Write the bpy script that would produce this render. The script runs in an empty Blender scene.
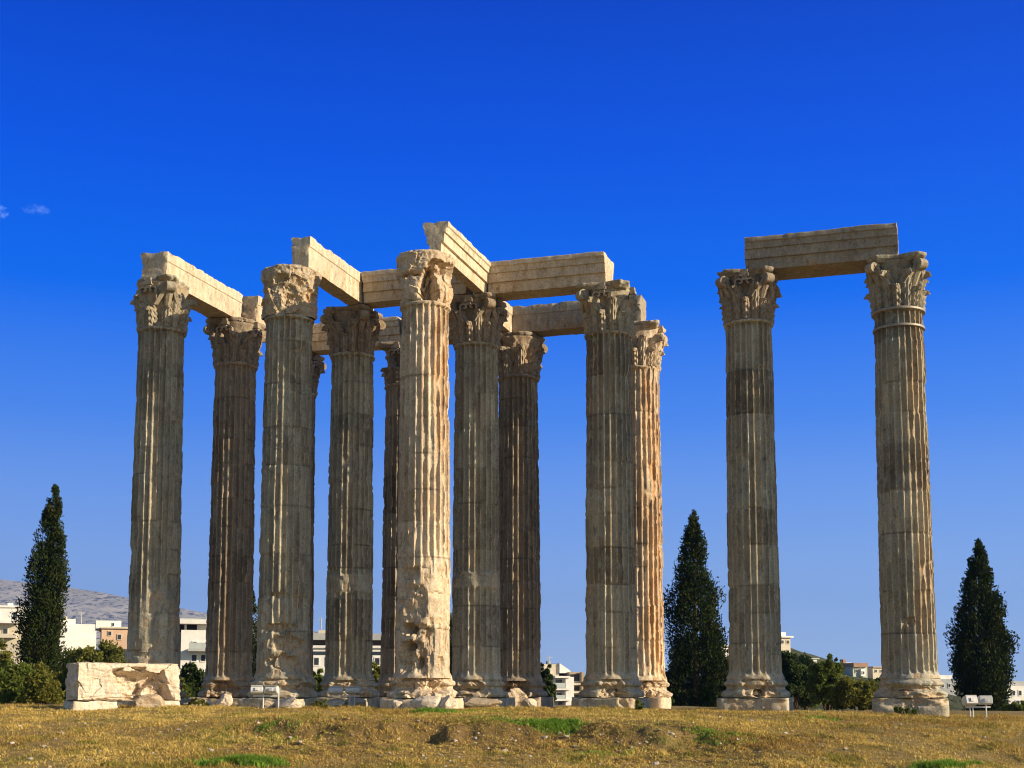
import bpy, math, random
import numpy as np
from mathutils import Vector

# ------------------------------------------------------------------ camera, world, sun, exposure
S = bpy.context.scene
COL = S.collection
R = math.radians
F, PITCH, Y0, EYE = 1328.48, 0.106914, 549.71, 0.876      # focal length in pixels, tilt, principal row, eye height
cam_d = bpy.data.cameras.new("camera")
cam = bpy.data.objects.new("camera", cam_d)
COL.objects.link(cam)
cam.location = (0, 0, EYE)
cam.rotation_euler = (math.pi / 2 + PITCH, 0, 0)
cam_d.sensor_width = 36
cam_d.lens = F / 1024 * 36
cam_d.shift_y = (Y0 - 384) / 1024
cam_d.clip_end = 30000
S.camera = cam

SUN_AZ, SUN_EL = 71.8, 19.5          # azimuth measured from -Y (towards the viewer) to +X (right)
sd = Vector((math.sin(R(SUN_AZ)) * math.cos(R(SUN_EL)), -math.cos(R(SUN_AZ)) * math.cos(R(SUN_EL)), math.sin(R(SUN_EL))))
sun_d = bpy.data.lights.new("sun", 'SUN')
sun = bpy.data.objects.new("sun", sun_d)
COL.objects.link(sun)
sun.location = sd * 200
sun.rotation_euler = sd.to_track_quat('Z', 'Y').to_euler()
sun_d.energy = 5.0
sun_d.angle = R(0.5)
sun_d.color = (1.0, 0.82, 0.57)

W = bpy.data.worlds.new("World")
S.world = W
W.use_nodes = True
wt = W.node_tree
wt.nodes.clear()


def wn(t, **k):
    n = wt.nodes.new(t)
    for a, b in k.items():
        setattr(n, a, b)
    return n


def wmath(op, a, b=None, c=None):
    n = wn('ShaderNodeMath', operation=op)
    for i, v in enumerate((a, b, c)):
        if v is None:
            continue
        if isinstance(v, (int, float)):
            n.inputs[i].default_value = v
        else:
            wt.links.new(v, n.inputs[i])
    return n.outputs[0]


sky = wn('ShaderNodeTexSky', sky_type='NISHITA', sun_disc=False)
sky.sun_elevation = R(SUN_EL)
sky.sun_rotation = R(180 - SUN_AZ)
sky.altitude = 100
sky.air_density = 1.0
sky.dust_density = 0.6
sky.ozone_density = 2.5
wtc = wn('ShaderNodeTexCoord')
wsep = wn('ShaderNodeSeparateXYZ')
wt.links.new(wtc.outputs['Generated'], wsep.inputs[0])
# the northern sky, away from the low sun, is deeper (as it is through polarised air) and pales to the horizon
wrm = wn('ShaderNodeValToRGB')
wt.links.new(wsep.outputs[2], wrm.inputs[0])
SKY = [(0.0, (.56, .72, .95)), (.06, (.41, .60, .95)), (.12, (.24, .44, .94)), (.20, (.08, .275, .93)), (.29, (.0, .150, .92)), (.38, (.0, .092, .80)), (.48, (.0, .054, .58)), (1.0, (.0, .03, .30))]
while len(wrm.color_ramp.elements) < len(SKY):
    wrm.color_ramp.elements.new(0.5)
for e, (p_, c_) in zip(wrm.color_ramp.elements, SKY):
    e.position = p_
    e.color = (*c_, 1)
wsc = wn('ShaderNodeMix', data_type='RGBA', blend_type='MULTIPLY')
wsc.inputs[0].default_value = 1.0
wt.links.new(wrm.outputs[0], wsc.inputs[6])
SKYGAIN = 1 / .08 / 2 ** .6
wsc.inputs[7].default_value = (SKYGAIN, SKYGAIN, SKYGAIN, 1)
wmr = wn('ShaderNodeMapRange', interpolation_type='SMOOTHSTEP')
wt.links.new(wsep.outputs[1], wmr.inputs[0])
wmr.inputs[1].default_value = 0.0
wmr.inputs[2].default_value = 0.7
wmx = wn('ShaderNodeMix', data_type='RGBA')
wt.links.new(wmr.outputs[0], wmx.inputs[0])
wt.links.new(sky.outputs[0], wmx.inputs[6])
wt.links.new(wsc.outputs[2], wmx.inputs[7])
# two tiny wisps of cloud low in the north-west
prev = wmx.outputs[2]
for (px, py, sx, sz, amt) in ((38, 210, 0.009, 0.0035, 0.15), (-1, 211, 0.006, 0.006, 0.3)):
    dx, dy = (px - 512) / F, (Y0 - py) / F
    v = Vector((dx, math.cos(PITCH) - dy * math.sin(PITCH), math.sin(PITCH) + dy * math.cos(PITCH))).normalized()
    wnz = wn('ShaderNodeTexNoise')
    wnz.inputs['Scale'].default_value = 260
    wnz.inputs['Detail'].default_value = 4
    wt.links.new(wtc.outputs['Generated'], wnz.inputs['Vector'])
    ex = wmath('DIVIDE', wmath('SUBTRACT', wsep.outputs[0], v.x), sx)
    ez = wmath('DIVIDE', wmath('SUBTRACT', wsep.outputs[2], v.z), sz)
    d2 = wmath('ADD', wmath('MULTIPLY', ex, ex), wmath('MULTIPLY', ez, ez))
    m = wmath('SUBTRACT', .7, d2)
    m = wmath('MULTIPLY_ADD', wmath('SUBTRACT', wnz.outputs[0], 0.5), 4.2, m)
    m = wmath('MULTIPLY', m, wmath('LESS_THAN', d2, 2.8))
    n = wn('ShaderNodeClamp')
    wt.links.new(wmath('MULTIPLY', m, amt), n.inputs[0])
    n.inputs[2].default_value = 0.5
    front = wmath('MULTIPLY', n.outputs[0], wmath('GREATER_THAN', wsep.outputs[1], 0.2))
    cm = wn('ShaderNodeMix', data_type='RGBA')
    wt.links.new(front, cm.inputs[0])
    wt.links.new(prev, cm.inputs[6])
    cm.inputs[7].default_value = (3.6, 6.0, 11.5, 1)
    prev = cm.outputs[2]
wbg = wn('ShaderNodeBackground')
wbg.inputs['Strength'].default_value = 0.08
wt.links.new(prev, wbg.inputs['Color'])
wo = wn('ShaderNodeOutputWorld')
wt.links.new(wbg.outputs[0], wo.inputs['Surface'])

S.view_settings.view_transform = 'Standard'
S.view_settings.look = 'None'
S.view_settings.gamma = 1
S.view_settings.use_curve_mapping = False
S.view_settings.exposure = 0.6
S.render.engine = 'CYCLES'
S.cycles.filter_width = 1.1
S.cycles.max_bounces = 6
S.cycles.diffuse_bounces = 4

# ------------------------------------------------------------------ helpers
rng = np.random.default_rng(7)
random.seed(7)


def at(px, py, Y):
    """the point at depth Y that stands at pixel px, py of the photograph"""
    dx, dy = (px - 512) / F, (Y0 - py) / F
    fw, up = math.cos(PITCH) - dy * math.sin(PITCH), math.sin(PITCH) + dy * math.cos(PITCH)
    t = Y / fw
    return Vector((t * dx, Y, t * up + EYE))


def _h(i, j, k, s):
    n = (i.astype(np.uint32) * np.uint32(374761393) + j.astype(np.uint32) * np.uint32(668265263)
         + k.astype(np.uint32) * np.uint32(2246822519) + np.uint32((s * 3266489917) & 0xffffffff))
    n = (n ^ (n >> np.uint32(13))) * np.uint32(1274126177)
    n = (n ^ (n >> np.uint32(16))) * np.uint32(2654435761)
    return ((n ^ (n >> np.uint32(15))) & np.uint32(0xffffff)).astype(np.float64) / 16777215.0


def vn(x, y, z, s=0):
    """value noise, 0..1"""
    x, y, z = np.broadcast_arrays(np.asarray(x, float), np.asarray(y, float), np.asarray(z, float))
    xi, yi, zi = np.floor(x), np.floor(y), np.floor(z)
    a, b, c = x - xi, y - yi, z - zi
    a, b, c = [t * t * t * (t * (t * 6 - 15) + 10) for t in (a, b, c)]
    xi, yi, zi = [t.astype(np.int64) for t in (xi, yi, zi)]
    r = 0
    for dx in (0, 1):
        for dy in (0, 1):
            for dz in (0, 1):
                w = (a if dx else 1 - a) * (b if dy else 1 - b) * (c if dz else 1 - c)
                r = r + w * _h(xi + dx, yi + dy, zi + dz, s)
    return r


def fbm(x, y, z, s=0, o=4):
    """fractal noise, about -1..1"""
    r, a, f, t = 0, 1.0, 1.0, 0
    for i in range(o):
        r = r + a * (vn(x * f + i * 17.3, y * f - i * 9.1, z * f + i * 5.7, s + i * 31) * 2 - 1)
        t += a
        a *= .5
        f *= 2.03
    return r / t * 1.5


def facet(x, y, z, s=0):
    """cells of flat, differently tilted faces, about -1..1: broken stone"""
    x, y, z = np.broadcast_arrays(np.asarray(x, float), np.asarray(y, float), np.asarray(z, float))
    xi, yi, zi = [np.floor(t).astype(np.int64) for t in (x, y, z)]
    best, val = np.full(x.shape, 99.), np.zeros(x.shape)
    for a in (-1, 0, 1):
        for b in (-1, 0, 1):
            for c in (-1, 0, 1):
                i, j, k = xi + a, yi + b, zi + c
                dx, dy, dz = x - i - _h(i, j, k, s + 1), y - j - _h(i, j, k, s + 2), z - k - _h(i, j, k, s + 3)
                d = dx * dx + dy * dy + dz * dz
                v = (_h(i, j, k, s + 4) * 2 - 1) * .7 + dx * (_h(i, j, k, s + 5) * 2 - 1) + dy * (_h(i, j, k, s + 6) * 2 - 1) + dz * (_h(i, j, k, s + 7) * 2 - 1)
                val = np.where(d < best, v, val)
                best = np.minimum(best, d)
    return val


def ss(e0, e1, x):
    t = np.clip((x - e0) / (e1 - e0), 0, 1)
    return t * t * (3 - 2 * t)


def mk(name, V, Q, mat, parent=None, smooth=True, attrs=None, T=None):
    """one mesh object from vertex array V, quads Q and triangles T"""
    V = np.asarray(V, np.float32).reshape(-1, 3)
    Q = np.zeros((0, 4), np.int32) if Q is None else np.asarray(Q, np.int32).reshape(-1, 4)
    T = np.zeros((0, 3), np.int32) if T is None else np.asarray(T, np.int32).reshape(-1, 3)
    me = bpy.data.meshes.new(name)
    me.vertices.add(len(V))
    me.vertices.foreach_set("co", V.ravel())
    nl = Q.size + T.size
    me.loops.add(nl)
    me.loops.foreach_set("vertex_index", np.concatenate([Q.ravel(), T.ravel()]).astype(np.int32))
    me.polygons.add(len(Q) + len(T))
    st = np.concatenate([np.arange(len(Q)) * 4, Q.size + np.arange(len(T)) * 3]).astype(np.int32)
    me.polygons.foreach_set("loop_start", st)
    me.update(calc_edges=True)
    me.polygons.foreach_set("use_smooth", np.full(len(me.polygons), bool(smooth)))
    for k, v in (attrs or {}).items():
        a = me.attributes.new(k, 'FLOAT', 'POINT')
        a.data.foreach_set("value", np.broadcast_to(np.asarray(v, np.float32), (len(V),)).astype(np.float32).copy())
    me.validate()
    if mat:
        me.materials.append(mat)
    o = bpy.data.objects.new(name, me)
    COL.objects.link(o)
    if parent:
        o.parent = parent
    return o


def grid_q(nu, nv, wrap=False):
    """quads of a grid stored as [v, u]; wrap closes u"""
    u = np.arange(nu if wrap else nu - 1)
    v = np.arange(nv - 1)
    U, Vv = np.meshgrid(u, v)
    U2 = (U + 1) % nu
    return np.stack([Vv * nu + U, Vv * nu + U2, (Vv + 1) * nu + U2, (Vv + 1) * nu + U], -1).reshape(-1, 4)


def thing(name, label, cat, loc=(0, 0, 0), rz=0, group=None):
    o = bpy.data.objects.new(name, None)
    o.empty_display_size = .3
    COL.objects.link(o)
    o.location = loc
    o.rotation_euler = (0, 0, rz)
    o["label"] = label
    o["category"] = cat
    if group:
        o["group"] = group
    return o


def tag(o, label=None, cat=None, group=None, kind=None):
    for k, v in (("label", label), ("category", cat), ("group", group), ("kind", kind)):
        if v:
            o[k] = v
    return o


class MB:
    """collects boxes, tubes and arbitrary pieces into ONE mesh"""

    def __init__(s):
        s.v, s.q, s.t, s.n = [], [], [], 0

    def add(s, V, Q=None, T=None):
        V = np.asarray(V, float).reshape(-1, 3)
        s.v.append(V)
        if Q is not None and len(Q):
            s.q.append(np.asarray(Q).reshape(-1, 4) + s.n)
        if T is not None and len(T):
            s.t.append(np.asarray(T).reshape(-1, 3) + s.n)
        s.n += len(V)
        return s

    def box(s, a, b):
        x0, y0, z0 = a
        x1, y1, z1 = b
        return s.add([(x0, y0, z0), (x1, y0, z0), (x1, y1, z0), (x0, y1, z0), (x0, y0, z1), (x1, y0, z1), (x1, y1, z1), (x0, y1, z1)],
                     [(0, 3, 2, 1), (4, 5, 6, 7), (0, 1, 5, 4), (1, 2, 6, 5), (2, 3, 7, 6), (3, 0, 4, 7)])

    def tube(s, pts, rad, n=8):
        pts = [Vector(p) for p in pts]
        rad = [rad] * len(pts) if isinstance(rad, (int, float)) else rad
        V = []
        for i, p in enumerate(pts):
            d = (pts[min(i + 1, len(pts) - 1)] - pts[max(i - 1, 0)]).normalized()
            a = d.cross(Vector((0, 0, 1)))
            if a.length < 1e-3:
                a = Vector((1, 0, 0))
            a.normalize()
            b = d.cross(a)
            for k in range(n):
                t = 2 * math.pi * k / n
                V.append(p + (a * math.cos(t) + b * math.sin(t)) * rad[i])
        V += [pts[0], pts[-1]]
        m = len(pts) * n
        T = [(m, (k + 1) % n, k) for k in range(n)] + [(m + 1, m - n + k, m - n + (k + 1) % n) for k in range(n)]
        return s.add([tuple(v) for v in V], grid_q(n, len(pts), True), T)

    def build(s, name, mat, parent=None, smooth=False, attrs=None):
        return mk(name, np.concatenate(s.v), np.concatenate(s.q) if s.q else None, mat, parent, smooth, attrs,
                  np.concatenate(s.t) if s.t else None)


# ------------------------------------------------------------------ materials
def newmat(name, rough=.85, spec=.3):
    m = bpy.data.materials.new(name)
    m.use_nodes = True
    b = m.node_tree.nodes['Principled BSDF']
    b.inputs['Roughness'].default_value = rough
    b.inputs['Specular IOR Level'].default_value = spec
    return m, m.node_tree, b


class NT:
    def __init__(s, nt):
        s.nt = nt

    def n(s, t, ins=None, **k):
        n = s.nt.nodes.new(t)
        for a, b in k.items():
            setattr(n, a, b)
        for a, b in (ins or {}).items():
            s.put(n.inputs[a], b)
        return n

    def put(s, i, v):
        if isinstance(v, bpy.types.NodeSocket):
            s.nt.links.new(v, i)
        else:
            i.default_value = v

    def noise(s, vec, scale, detail=4, rough=.6, dist=0):
        return s.n('ShaderNodeTexNoise', {'Vector': vec, 'Scale': scale, 'Detail': detail, 'Roughness': rough, 'Distortion': dist}).outputs[0]

    def mix(s, f, a, b, mode='MIX'):
        n = s.n('ShaderNodeMix', data_type='RGBA', blend_type=mode)
        s.put(n.inputs[0], f)
        s.put(n.inputs[6], a if isinstance(a, bpy.types.NodeSocket) else (*a, 1))
        s.put(n.inputs[7], b if isinstance(b, bpy.types.NodeSocket) else (*b, 1))
        return n.outputs[2]

    def rng(s, v, a, b, c=0., d=1.):
        return s.n('ShaderNodeMapRange', {0: v, 1: a, 2: b, 3: c, 4: d}).outputs[0]

    def math(s, op, a, b=0.0, c=0.0):
        return s.n('ShaderNodeMath', {0: a, 1: b, 2: c}, operation=op).outputs[0]

    def attr(s, name):
        return s.n('ShaderNodeAttribute', attribute_name=name).outputs['Fac']

    def pos(s, sc=(1, 1, 1)):
        g = s.n('ShaderNodeNewGeometry').outputs['Position']
        return s.n('ShaderNodeVectorMath', {0: g, 1: sc}, operation='MULTIPLY').outputs[0]


def stone_mat(name, c1, c2, c3, rawc, rust_sunc=(.50, .23, .055), bump=.8, gain=1.0, crackf=.4):
    """weathered marble: drum tone and painted bounce light, vertical streaks, patina, rust, painted sun gold, fresh breaks"""
    m, nt, b = newmat(name, .9, .2)
    g = NT(nt)
    p = g.pos()
    big = g.noise(p, .55, 4, .6)
    mid = g.noise(p, 2.6, 5, .65)
    streak = g.noise(g.pos((3.2, 3.2, .22)), 1.3, 4, .6)
    fine = g.noise(p, 14, 5, .7)
    col = g.mix(g.rng(big, .38, .66), c1, c2)
    col = g.mix(g.rng(streak, .42, .68), col, c3)
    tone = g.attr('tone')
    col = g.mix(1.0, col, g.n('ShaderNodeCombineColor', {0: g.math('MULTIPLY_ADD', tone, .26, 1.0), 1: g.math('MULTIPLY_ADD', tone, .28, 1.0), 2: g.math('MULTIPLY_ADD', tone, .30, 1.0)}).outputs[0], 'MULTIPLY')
    pale = g.rng(g.noise(g.pos((1.2, 1.2, .8)), 2.1, 6, .72), .53, .63)
    col = g.mix(g.math('MULTIPLY', pale, .55), col, tuple(min(.75, x * 1.5) for x in c2))
    raw = g.attr('raw')
    rawcol = g.mix(g.rng(mid, .35, .65), rawc, tuple(x * y for x, y in zip(rawc, (.80, .70, .58))))
    col = g.mix(g.math('MULTIPLY', raw, g.rng(mid, .25, .55)), col, rawcol)
    rust = g.attr('rust')
    rf = g.math('MULTIPLY', rust, g.rng(g.noise(g.pos((3.4, 3.4, .35)), 1.7, 5, .7), .44, .66))
    col = g.mix(rf, col, rust_sunc)
    dark = g.rng(g.noise(g.pos((1, 1, .5)), 4.3, 7, .76), .53, .64)
    col = g.mix(g.math('MULTIPLY', dark, .48), col, (.065, .052, .04))
    crack = g.n('ShaderNodeTexVoronoi', {'Vector': g.n('ShaderNodeVectorMath', {0: g.pos((1, 1, .6)), 1: g.n('ShaderNodeVectorMath', {0: g.n('ShaderNodeTexNoise', {'Vector': p, 'Scale': 1.5, 'Detail': 3}).outputs[1], 1: (.7, .7, .7)}, operation='MULTIPLY').outputs[0]}, operation='ADD').outputs[0], 'Scale': .8}, feature='DISTANCE_TO_EDGE').outputs[0]
    col = g.mix(g.math('MULTIPLY', g.rng(crack, .0, .018, 1, 0), g.rng(big, .47, .58, 0, crackf)), col, (.05, .04, .03))
    col = g.mix(g.attr('joint'), col, (.06, .048, .035))
    col = g.mix(1.0, col, g.n('ShaderNodeCombineColor', {i: g.rng(fine, .28, .72, .68 * gain, 1.24 * gain) for i in range(3)}).outputs[0], 'MULTIPLY')
    nt.links.new(col, b.inputs['Base Color'])
    hgt = g.math('ADD', g.math('MULTIPLY', mid, .6), g.math('MULTIPLY', fine, .5))
    hgt = g.math('ADD', hgt, g.math('MULTIPLY', g.noise(p, 45, 3, .6), .12))
    bp = g.n('ShaderNodeBump', {'Strength': bump, 'Distance': .06, 'Height': hgt})
    nt.links.new(bp.outputs[0], b.inputs['Normal'])
    return m


M = {}
M['column'] = stone_mat('column_marble', (.44, .385, .275), (.33, .320, .260), (.28, .225, .155), (.62, .50, .35))
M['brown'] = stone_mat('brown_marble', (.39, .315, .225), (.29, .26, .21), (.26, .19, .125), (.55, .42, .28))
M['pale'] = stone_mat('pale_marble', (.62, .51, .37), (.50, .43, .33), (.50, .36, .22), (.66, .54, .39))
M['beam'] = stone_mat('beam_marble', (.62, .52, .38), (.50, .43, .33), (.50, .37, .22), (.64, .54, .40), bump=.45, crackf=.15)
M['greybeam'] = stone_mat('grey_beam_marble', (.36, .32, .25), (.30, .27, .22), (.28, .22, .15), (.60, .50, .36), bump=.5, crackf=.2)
M['block'] = stone_mat('fallen_marble', (.74, .65, .52), (.62, .54, .43), (.60, .47, .34), (.78, .68, .55), crackf=.0)


def plain(name, c, rough=.8, var=.12, scale=3., spec=.3, metal=0):
    m, nt, b = newmat(name, rough, spec)
    g = NT(nt)
    n = g.noise(g.pos(), scale, 5, .65)
    n2 = g.noise(g.pos((1, 1, .3)), scale * 2.3, 4, .6)
    col = g.mix(g.rng(n, .3, .7), tuple(x * (1 - var) for x in c), tuple(min(1, x * (1 + var)) for x in c))
    col = g.mix(g.rng(n2, .55, .75, 0, var * 1.6), col, tuple(x * .45 for x in c))
    nt.links.new(col, b.inputs['Base Color'])
    b.inputs['Metallic'].default_value = metal
    return m


M['white'] = plain('white_plaster', (.82, .79, .73), scale=.6)
M['cream'] = plain('cream_plaster', (.62, .55, .42), scale=.6)
M['peach'] = plain('peach_plaster', (.64, .44, .30), scale=.6)
M['tan'] = plain('tan_plaster', (.42, .33, .23), scale=.6)
M['grey'] = plain('grey_concrete', (.42, .43, .42), scale=.6)
M['terracotta'] = plain('terracotta_tiles', (.33, .20, .13), scale=1)
M['greenpaint'] = plain('green_paint', (.46, .50, .43), scale=.6)
M['glass'] = plain('window_glass', (.035, .045, .06), .15, .1, 1, .6)
M['railing'] = plain('railing_glass', (.45, .50, .48), .3, .1, 1, .5)
M['dark'] = plain('dark_recess', (.06, .05, .045), .8)
M['metal'] = plain('white_enamel', (.66, .66, .64), .4, .08, 9, .5)
M['band'] = plain('metal_band', (.30, .27, .22), .55, .2, 6, .4, .3)
M['bark'] = plain('bark', (.10, .07, .045), .95, .3, 6)
M['stone'] = plain('small_stone', (.50, .44, .36), .9, .25, 9)


def leaf_mat(name, c1, c2, c3, trans=.25):
    m, nt, b = newmat(name, .8, .08)
    g = NT(nt)
    t = g.attr('tint')
    cl = g.noise(g.pos(), .9, 3, .6)
    col = g.mix(g.rng(t, 0, 1), c1, c2)
    col = g.mix(g.rng(cl, .5, .68), col, c3)
    nt.links.new(col, b.inputs['Base Color'])
    tr = g.n('ShaderNodeBsdfTranslucent', {'Color': col})
    mx = g.n('ShaderNodeMixShader', {0: trans, 1: b.outputs[0], 2: tr.outputs[0]})
    nt.links.new(mx.outputs[0], nt.nodes['Material Output'].inputs['Surface'])
    return m


M['cypress'] = leaf_mat('cypress_leaf', (.020, .034, .008), (.036, .054, .012), (.048, .052, .013), .1)
M['shrub'] = leaf_mat('shrub_leaf', (.115, .165, .028), (.210, .240, .050), (.10, .135, .026), .35)
M['shrub2'] = leaf_mat('yellow_shrub_leaf', (.150, .165, .030), (.260, .245, .050), (.13, .145, .028), .35)
M['darkleaf'] = leaf_mat('dark_leaf', (.045, .075, .022), (.085, .120, .035), (.060, .085, .025), .25)
M['grass'] = leaf_mat('dry_grass_blade', (.33, .20, .055), (.72, .54, .165), (.31, .27, .055), .25)
M['weed'] = leaf_mat('green_weed_blade', (.15, .28, .03), (.30, .46, .07), (.19, .30, .04), .4)


def ground_mat():
    m, nt, b = newmat('dry_ground', .95, .1)
    g = NT(nt)
    p = g.pos()
    n1 = g.noise(p, .45, 5, .65)
    n2 = g.noise(p, 3.1, 6, .7)
    n3 = g.noise(p, 21, 4, .7)
    col = g.mix(g.rng(n2, .36, .64), (.32, .22, .08), (.52, .39, .14))
    col = g.mix(g.rng(n1, .48, .66), col, (.33, .26, .065))
    col = g.mix(g.rng(n3, .42, .70, 0, .7), col, (.095, .062, .026))
    n4 = g.noise(p, 20, 4, .75)
    col = g.mix(g.rng(n4, .50, .66, 0, .75), col, (.07, .048, .022))
    col = g.mix(g.rng(n4, .44, .34, 0, .6), col, (.56, .44, .18))
    soil = g.attr('soil')
    scol = g.mix(g.rng(n3, .35, .65), (.11, .062, .030), (.27, .165, .08))
    col = g.mix(g.math('MULTIPLY', soil, g.rng(n2, .30, .52)), col, scol)
    far = g.attr('far')
    col = g.mix(far, col, g.mix(g.rng(n1, .4, .6), (.09, .09, .04), (.14, .12, .06)))
    nt.links.new(col, b.inputs['Base Color'])
    bp = g.n('ShaderNodeBump', {'Strength': 1.0, 'Distance': .12, 'Height': g.math('ADD', g.math('MULTIPLY', n2, .6), g.math('MULTIPLY', n3, .5))})
    nt.links.new(bp.outputs[0], b.inputs['Normal'])
    return m


def hill_mat(name, a, c, d, sc, stretch=(1, 1, 1)):
    m, nt, b = newmat(name, .95, .1)
    g = NT(nt)
    p = g.pos(stretch)
    n1 = g.noise(p, sc, 6, .75)
    n2 = g.noise(p, sc * 6, 5, .75)
    col = g.mix(g.rng(n1, .42, .58), a, c)
    col = g.mix(g.rng(n2, .52, .58), col, d)
    nt.links.new(col, b.inputs['Base Color'])
    return m


M['ground'] = ground_mat()
M['mountain'] = hill_mat('rocky_mountain', (.54, .50, .39), (.38, .37, .28), (.10, .11, .09), .011, (1, .2, 1.6))
M['hill'] = hill_mat('green_hill', (.10, .10, .05), (.07, .085, .035), (.04, .05, .02), .05)


# ------------------------------------------------------------------ ground
def pit(X, Y, x, y, rx, ry):
    return np.exp(-(((X - x) / rx) ** 2 + ((Y - y) / ry) ** 2))


def soil_mask(X, Y):
    n = fbm(X * .5, Y * .5, 0, 77, 4)
    bank = ss(-8.2, -5.5, X) * (1 - ss(4.5, 8.0, X)) * ss(30.3, 31.8, Y + n * .8) * (1 - ss(35.2, 36.4, Y + n * .9))
    return .72 * np.clip(bank * (.9 + n * 1.1) + .6 * pit(X, Y, -3.0, 34.8, 2.5, .8), 0, 1)


def zg(X, Y):
    """height of the ground"""
    X, Y = np.asarray(X, float), np.asarray(Y, float)
    pl = np.interp(X, [-40, -14, -8, -2, 4, 10, 15, 24, 60], [.33, .31, .27, .23, .21, .15, -.03, -.08, -.14])
    Yk = np.array([-100, 20, 28, 32, 36, 40, 44, 52, 75, 120, 300, 9000.])
    Zk = np.array([-1.2, -1.2, -1.12, -.74, -.34, -.07, .0, .0, -.05, -.8, -2.2, -3.])
    pr = (np.interp(Y - 1.5, Yk, Zk) + np.interp(Y, Yk, Zk) * 2 + np.interp(Y + 1.5, Yk, Zk)) / 4
    near = (1 - ss(90, 140, Y)) * (1 - ss(60, 120, np.abs(X)))
    z = pl * (1 - ss(100, 300, np.abs(X))) + pr
    z = z + near * ss(-8.5, -5, X) * (1 - ss(4, 8, X)) * ss(29.5, 31.5, Y) * (1 - ss(35.5, 37, Y)) * (.05 * fbm(X * 3.4, Y * 3.4, 0, 15, 4) + .04 * facet(X * 3.6, Y * 3.6, 0, 16))
    z = z + near * (.10 * fbm(X * .28, Y * .28, 0, 3, 3) * (1 - .75 * ss(42, 46, Y)) + .035 * fbm(X * 1.7, Y * 1.7, 0, 9, 3))
    n = fbm(X * .6, 0, 0, 41, 3)
    bank = ss(-8.0, -5.5, X) * (1 - ss(3.5, 7.5, X))
    z = z + bank * .24 * (ss(34.0, 34.9, Y + n * .7) - ss(35.2, 40.5, Y)) - bank * .10 * (ss(30, 32, Y) - ss(33.6, 34.6, Y + n * .7))
    z = z - .28 * pit(X, Y, -2.25, 34.2, .42, .5) - .12 * pit(X, Y, -5.6, 34.4, 1.0, .35)
    z = z - .10 * pit(X, Y, -9.8, 35.5, 1.6, 2.5)
    return z


def spaced(lo, hi, a, b, step, growth=1.22):
    mid = list(np.arange(a, b + 1e-6, step))
    up, d, x = [], step, mid[-1]
    while x < hi:
        d *= growth
        x += d
        up.append(min(x, hi))
    dn, d, x = [], step, mid[0]
    while x > lo:
        d *= growth
        x -= d
        dn.append(max(x, lo))
    return np.array(dn[::-1] + mid + up)


gx = spaced(-3900, 3900, -21, 21, .11)
gy = spaced(-300, 5300, 25, 52, .11)
GX, GY = np.meshgrid(gx, gy)
GZ = zg(GX, GY)
ground = mk('ground', np.stack([GX, GY, GZ], -1), grid_q(len(gx), len(gy)), M['ground'],
            attrs={'soil': soil_mask(GX, GY).ravel(), 'far': (ss(75, 110, GY)).ravel()})
tag(ground, kind='structure')

# the bare mountain in the far north-west
th_ = np.linspace(R(-34), R(4), 260)
dd_ = np.linspace(2600, 5200, 70)
TH, DD = np.meshgrid(th_, dd_)
pxs = 512 + F * np.tan(TH)
crest = np.interp(pxs, [-420, -250, -120, 0, 50, 100, 150, 200, 260, 330, 420, 520, 700],
                  [600, 576, 572, 577, 583, 590, 600, 610, 621, 632, 652, 680, 700])
HH = (692 - crest) / F * 4200
tt = np.clip((DD - 2600) / 1600, 0, 1)
prof = np.where(DD < 4200, tt ** 1.25, 1 - ((DD - 4200) / 1000) ** 2 * .9)
MX, MY = DD * np.tan(TH), DD
fb = fbm(MX * .0022, MY * .0022, 0, 13, 6)
MZ = -4 + HH * prof * (1 + .0 * fb) + fb * np.minimum(HH, 200) * .20 * (np.sin(np.clip(prof, 0, 1) * math.pi) * .9 + .06)
tag(mk('mountain', np.stack([MX, MY, MZ], -1), grid_q(260, 70), M['mountain']), kind='structure')

# low wooded rise under the far houses on the right
hx = np.linspace(20, 190, 90)
hy = np.linspace(170, 420, 60)
HX, HY = np.meshgrid(hx, hy)
hpx = 512 + F * HX / HY
hc = np.interp(hpx, [600, 700, 770, 800, 850, 900, 960, 1040, 1200], [694, 660, 644, 652, 668, 676, 684, 690, 694])
HZ = -2.5 + np.maximum((693 - hc) / F * 300 + 2.5, 0) * np.sin(np.clip((HY - 170) / 250, 0, 1) * math.pi) ** .8 + fbm(HX * .05, HY * .05, 0, 5, 4) * 1.0
tag(mk('hill', np.stack([HX, HY, HZ], -1), grid_q(90, 60), M['hill']), kind='structure')

# ------------------------------------------------------------------ the columns
TH0 = 0.303634
A0 = Vector((-13.92, 51.61))
VA = Vector((math.cos(TH0), -math.sin(TH0))) * 5.60
VB = Vector((math.sin(TH0), math.cos(TH0))) * 5.91
UF = np.array([0, .045, .08, .095, .14, .23, .38, .5, .62, .77, .86, .905, .92, .955])
NA = 24 * len(UF)
FANG = ((np.arange(24)[:, None] + UF[None]) / 24 * 2 * math.pi).ravel()


def cpos(i, j):
    return A0 + VA * i + VB * j


def wrap(a):
    return (a + math.pi) % (2 * math.pi) - math.pi


def facing(i, j):
    """angle, in the column's own turned frame, that looks at the viewer"""
    p = cpos(i, j)
    return math.atan2(-p.y, -p.x) + TH0


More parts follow.
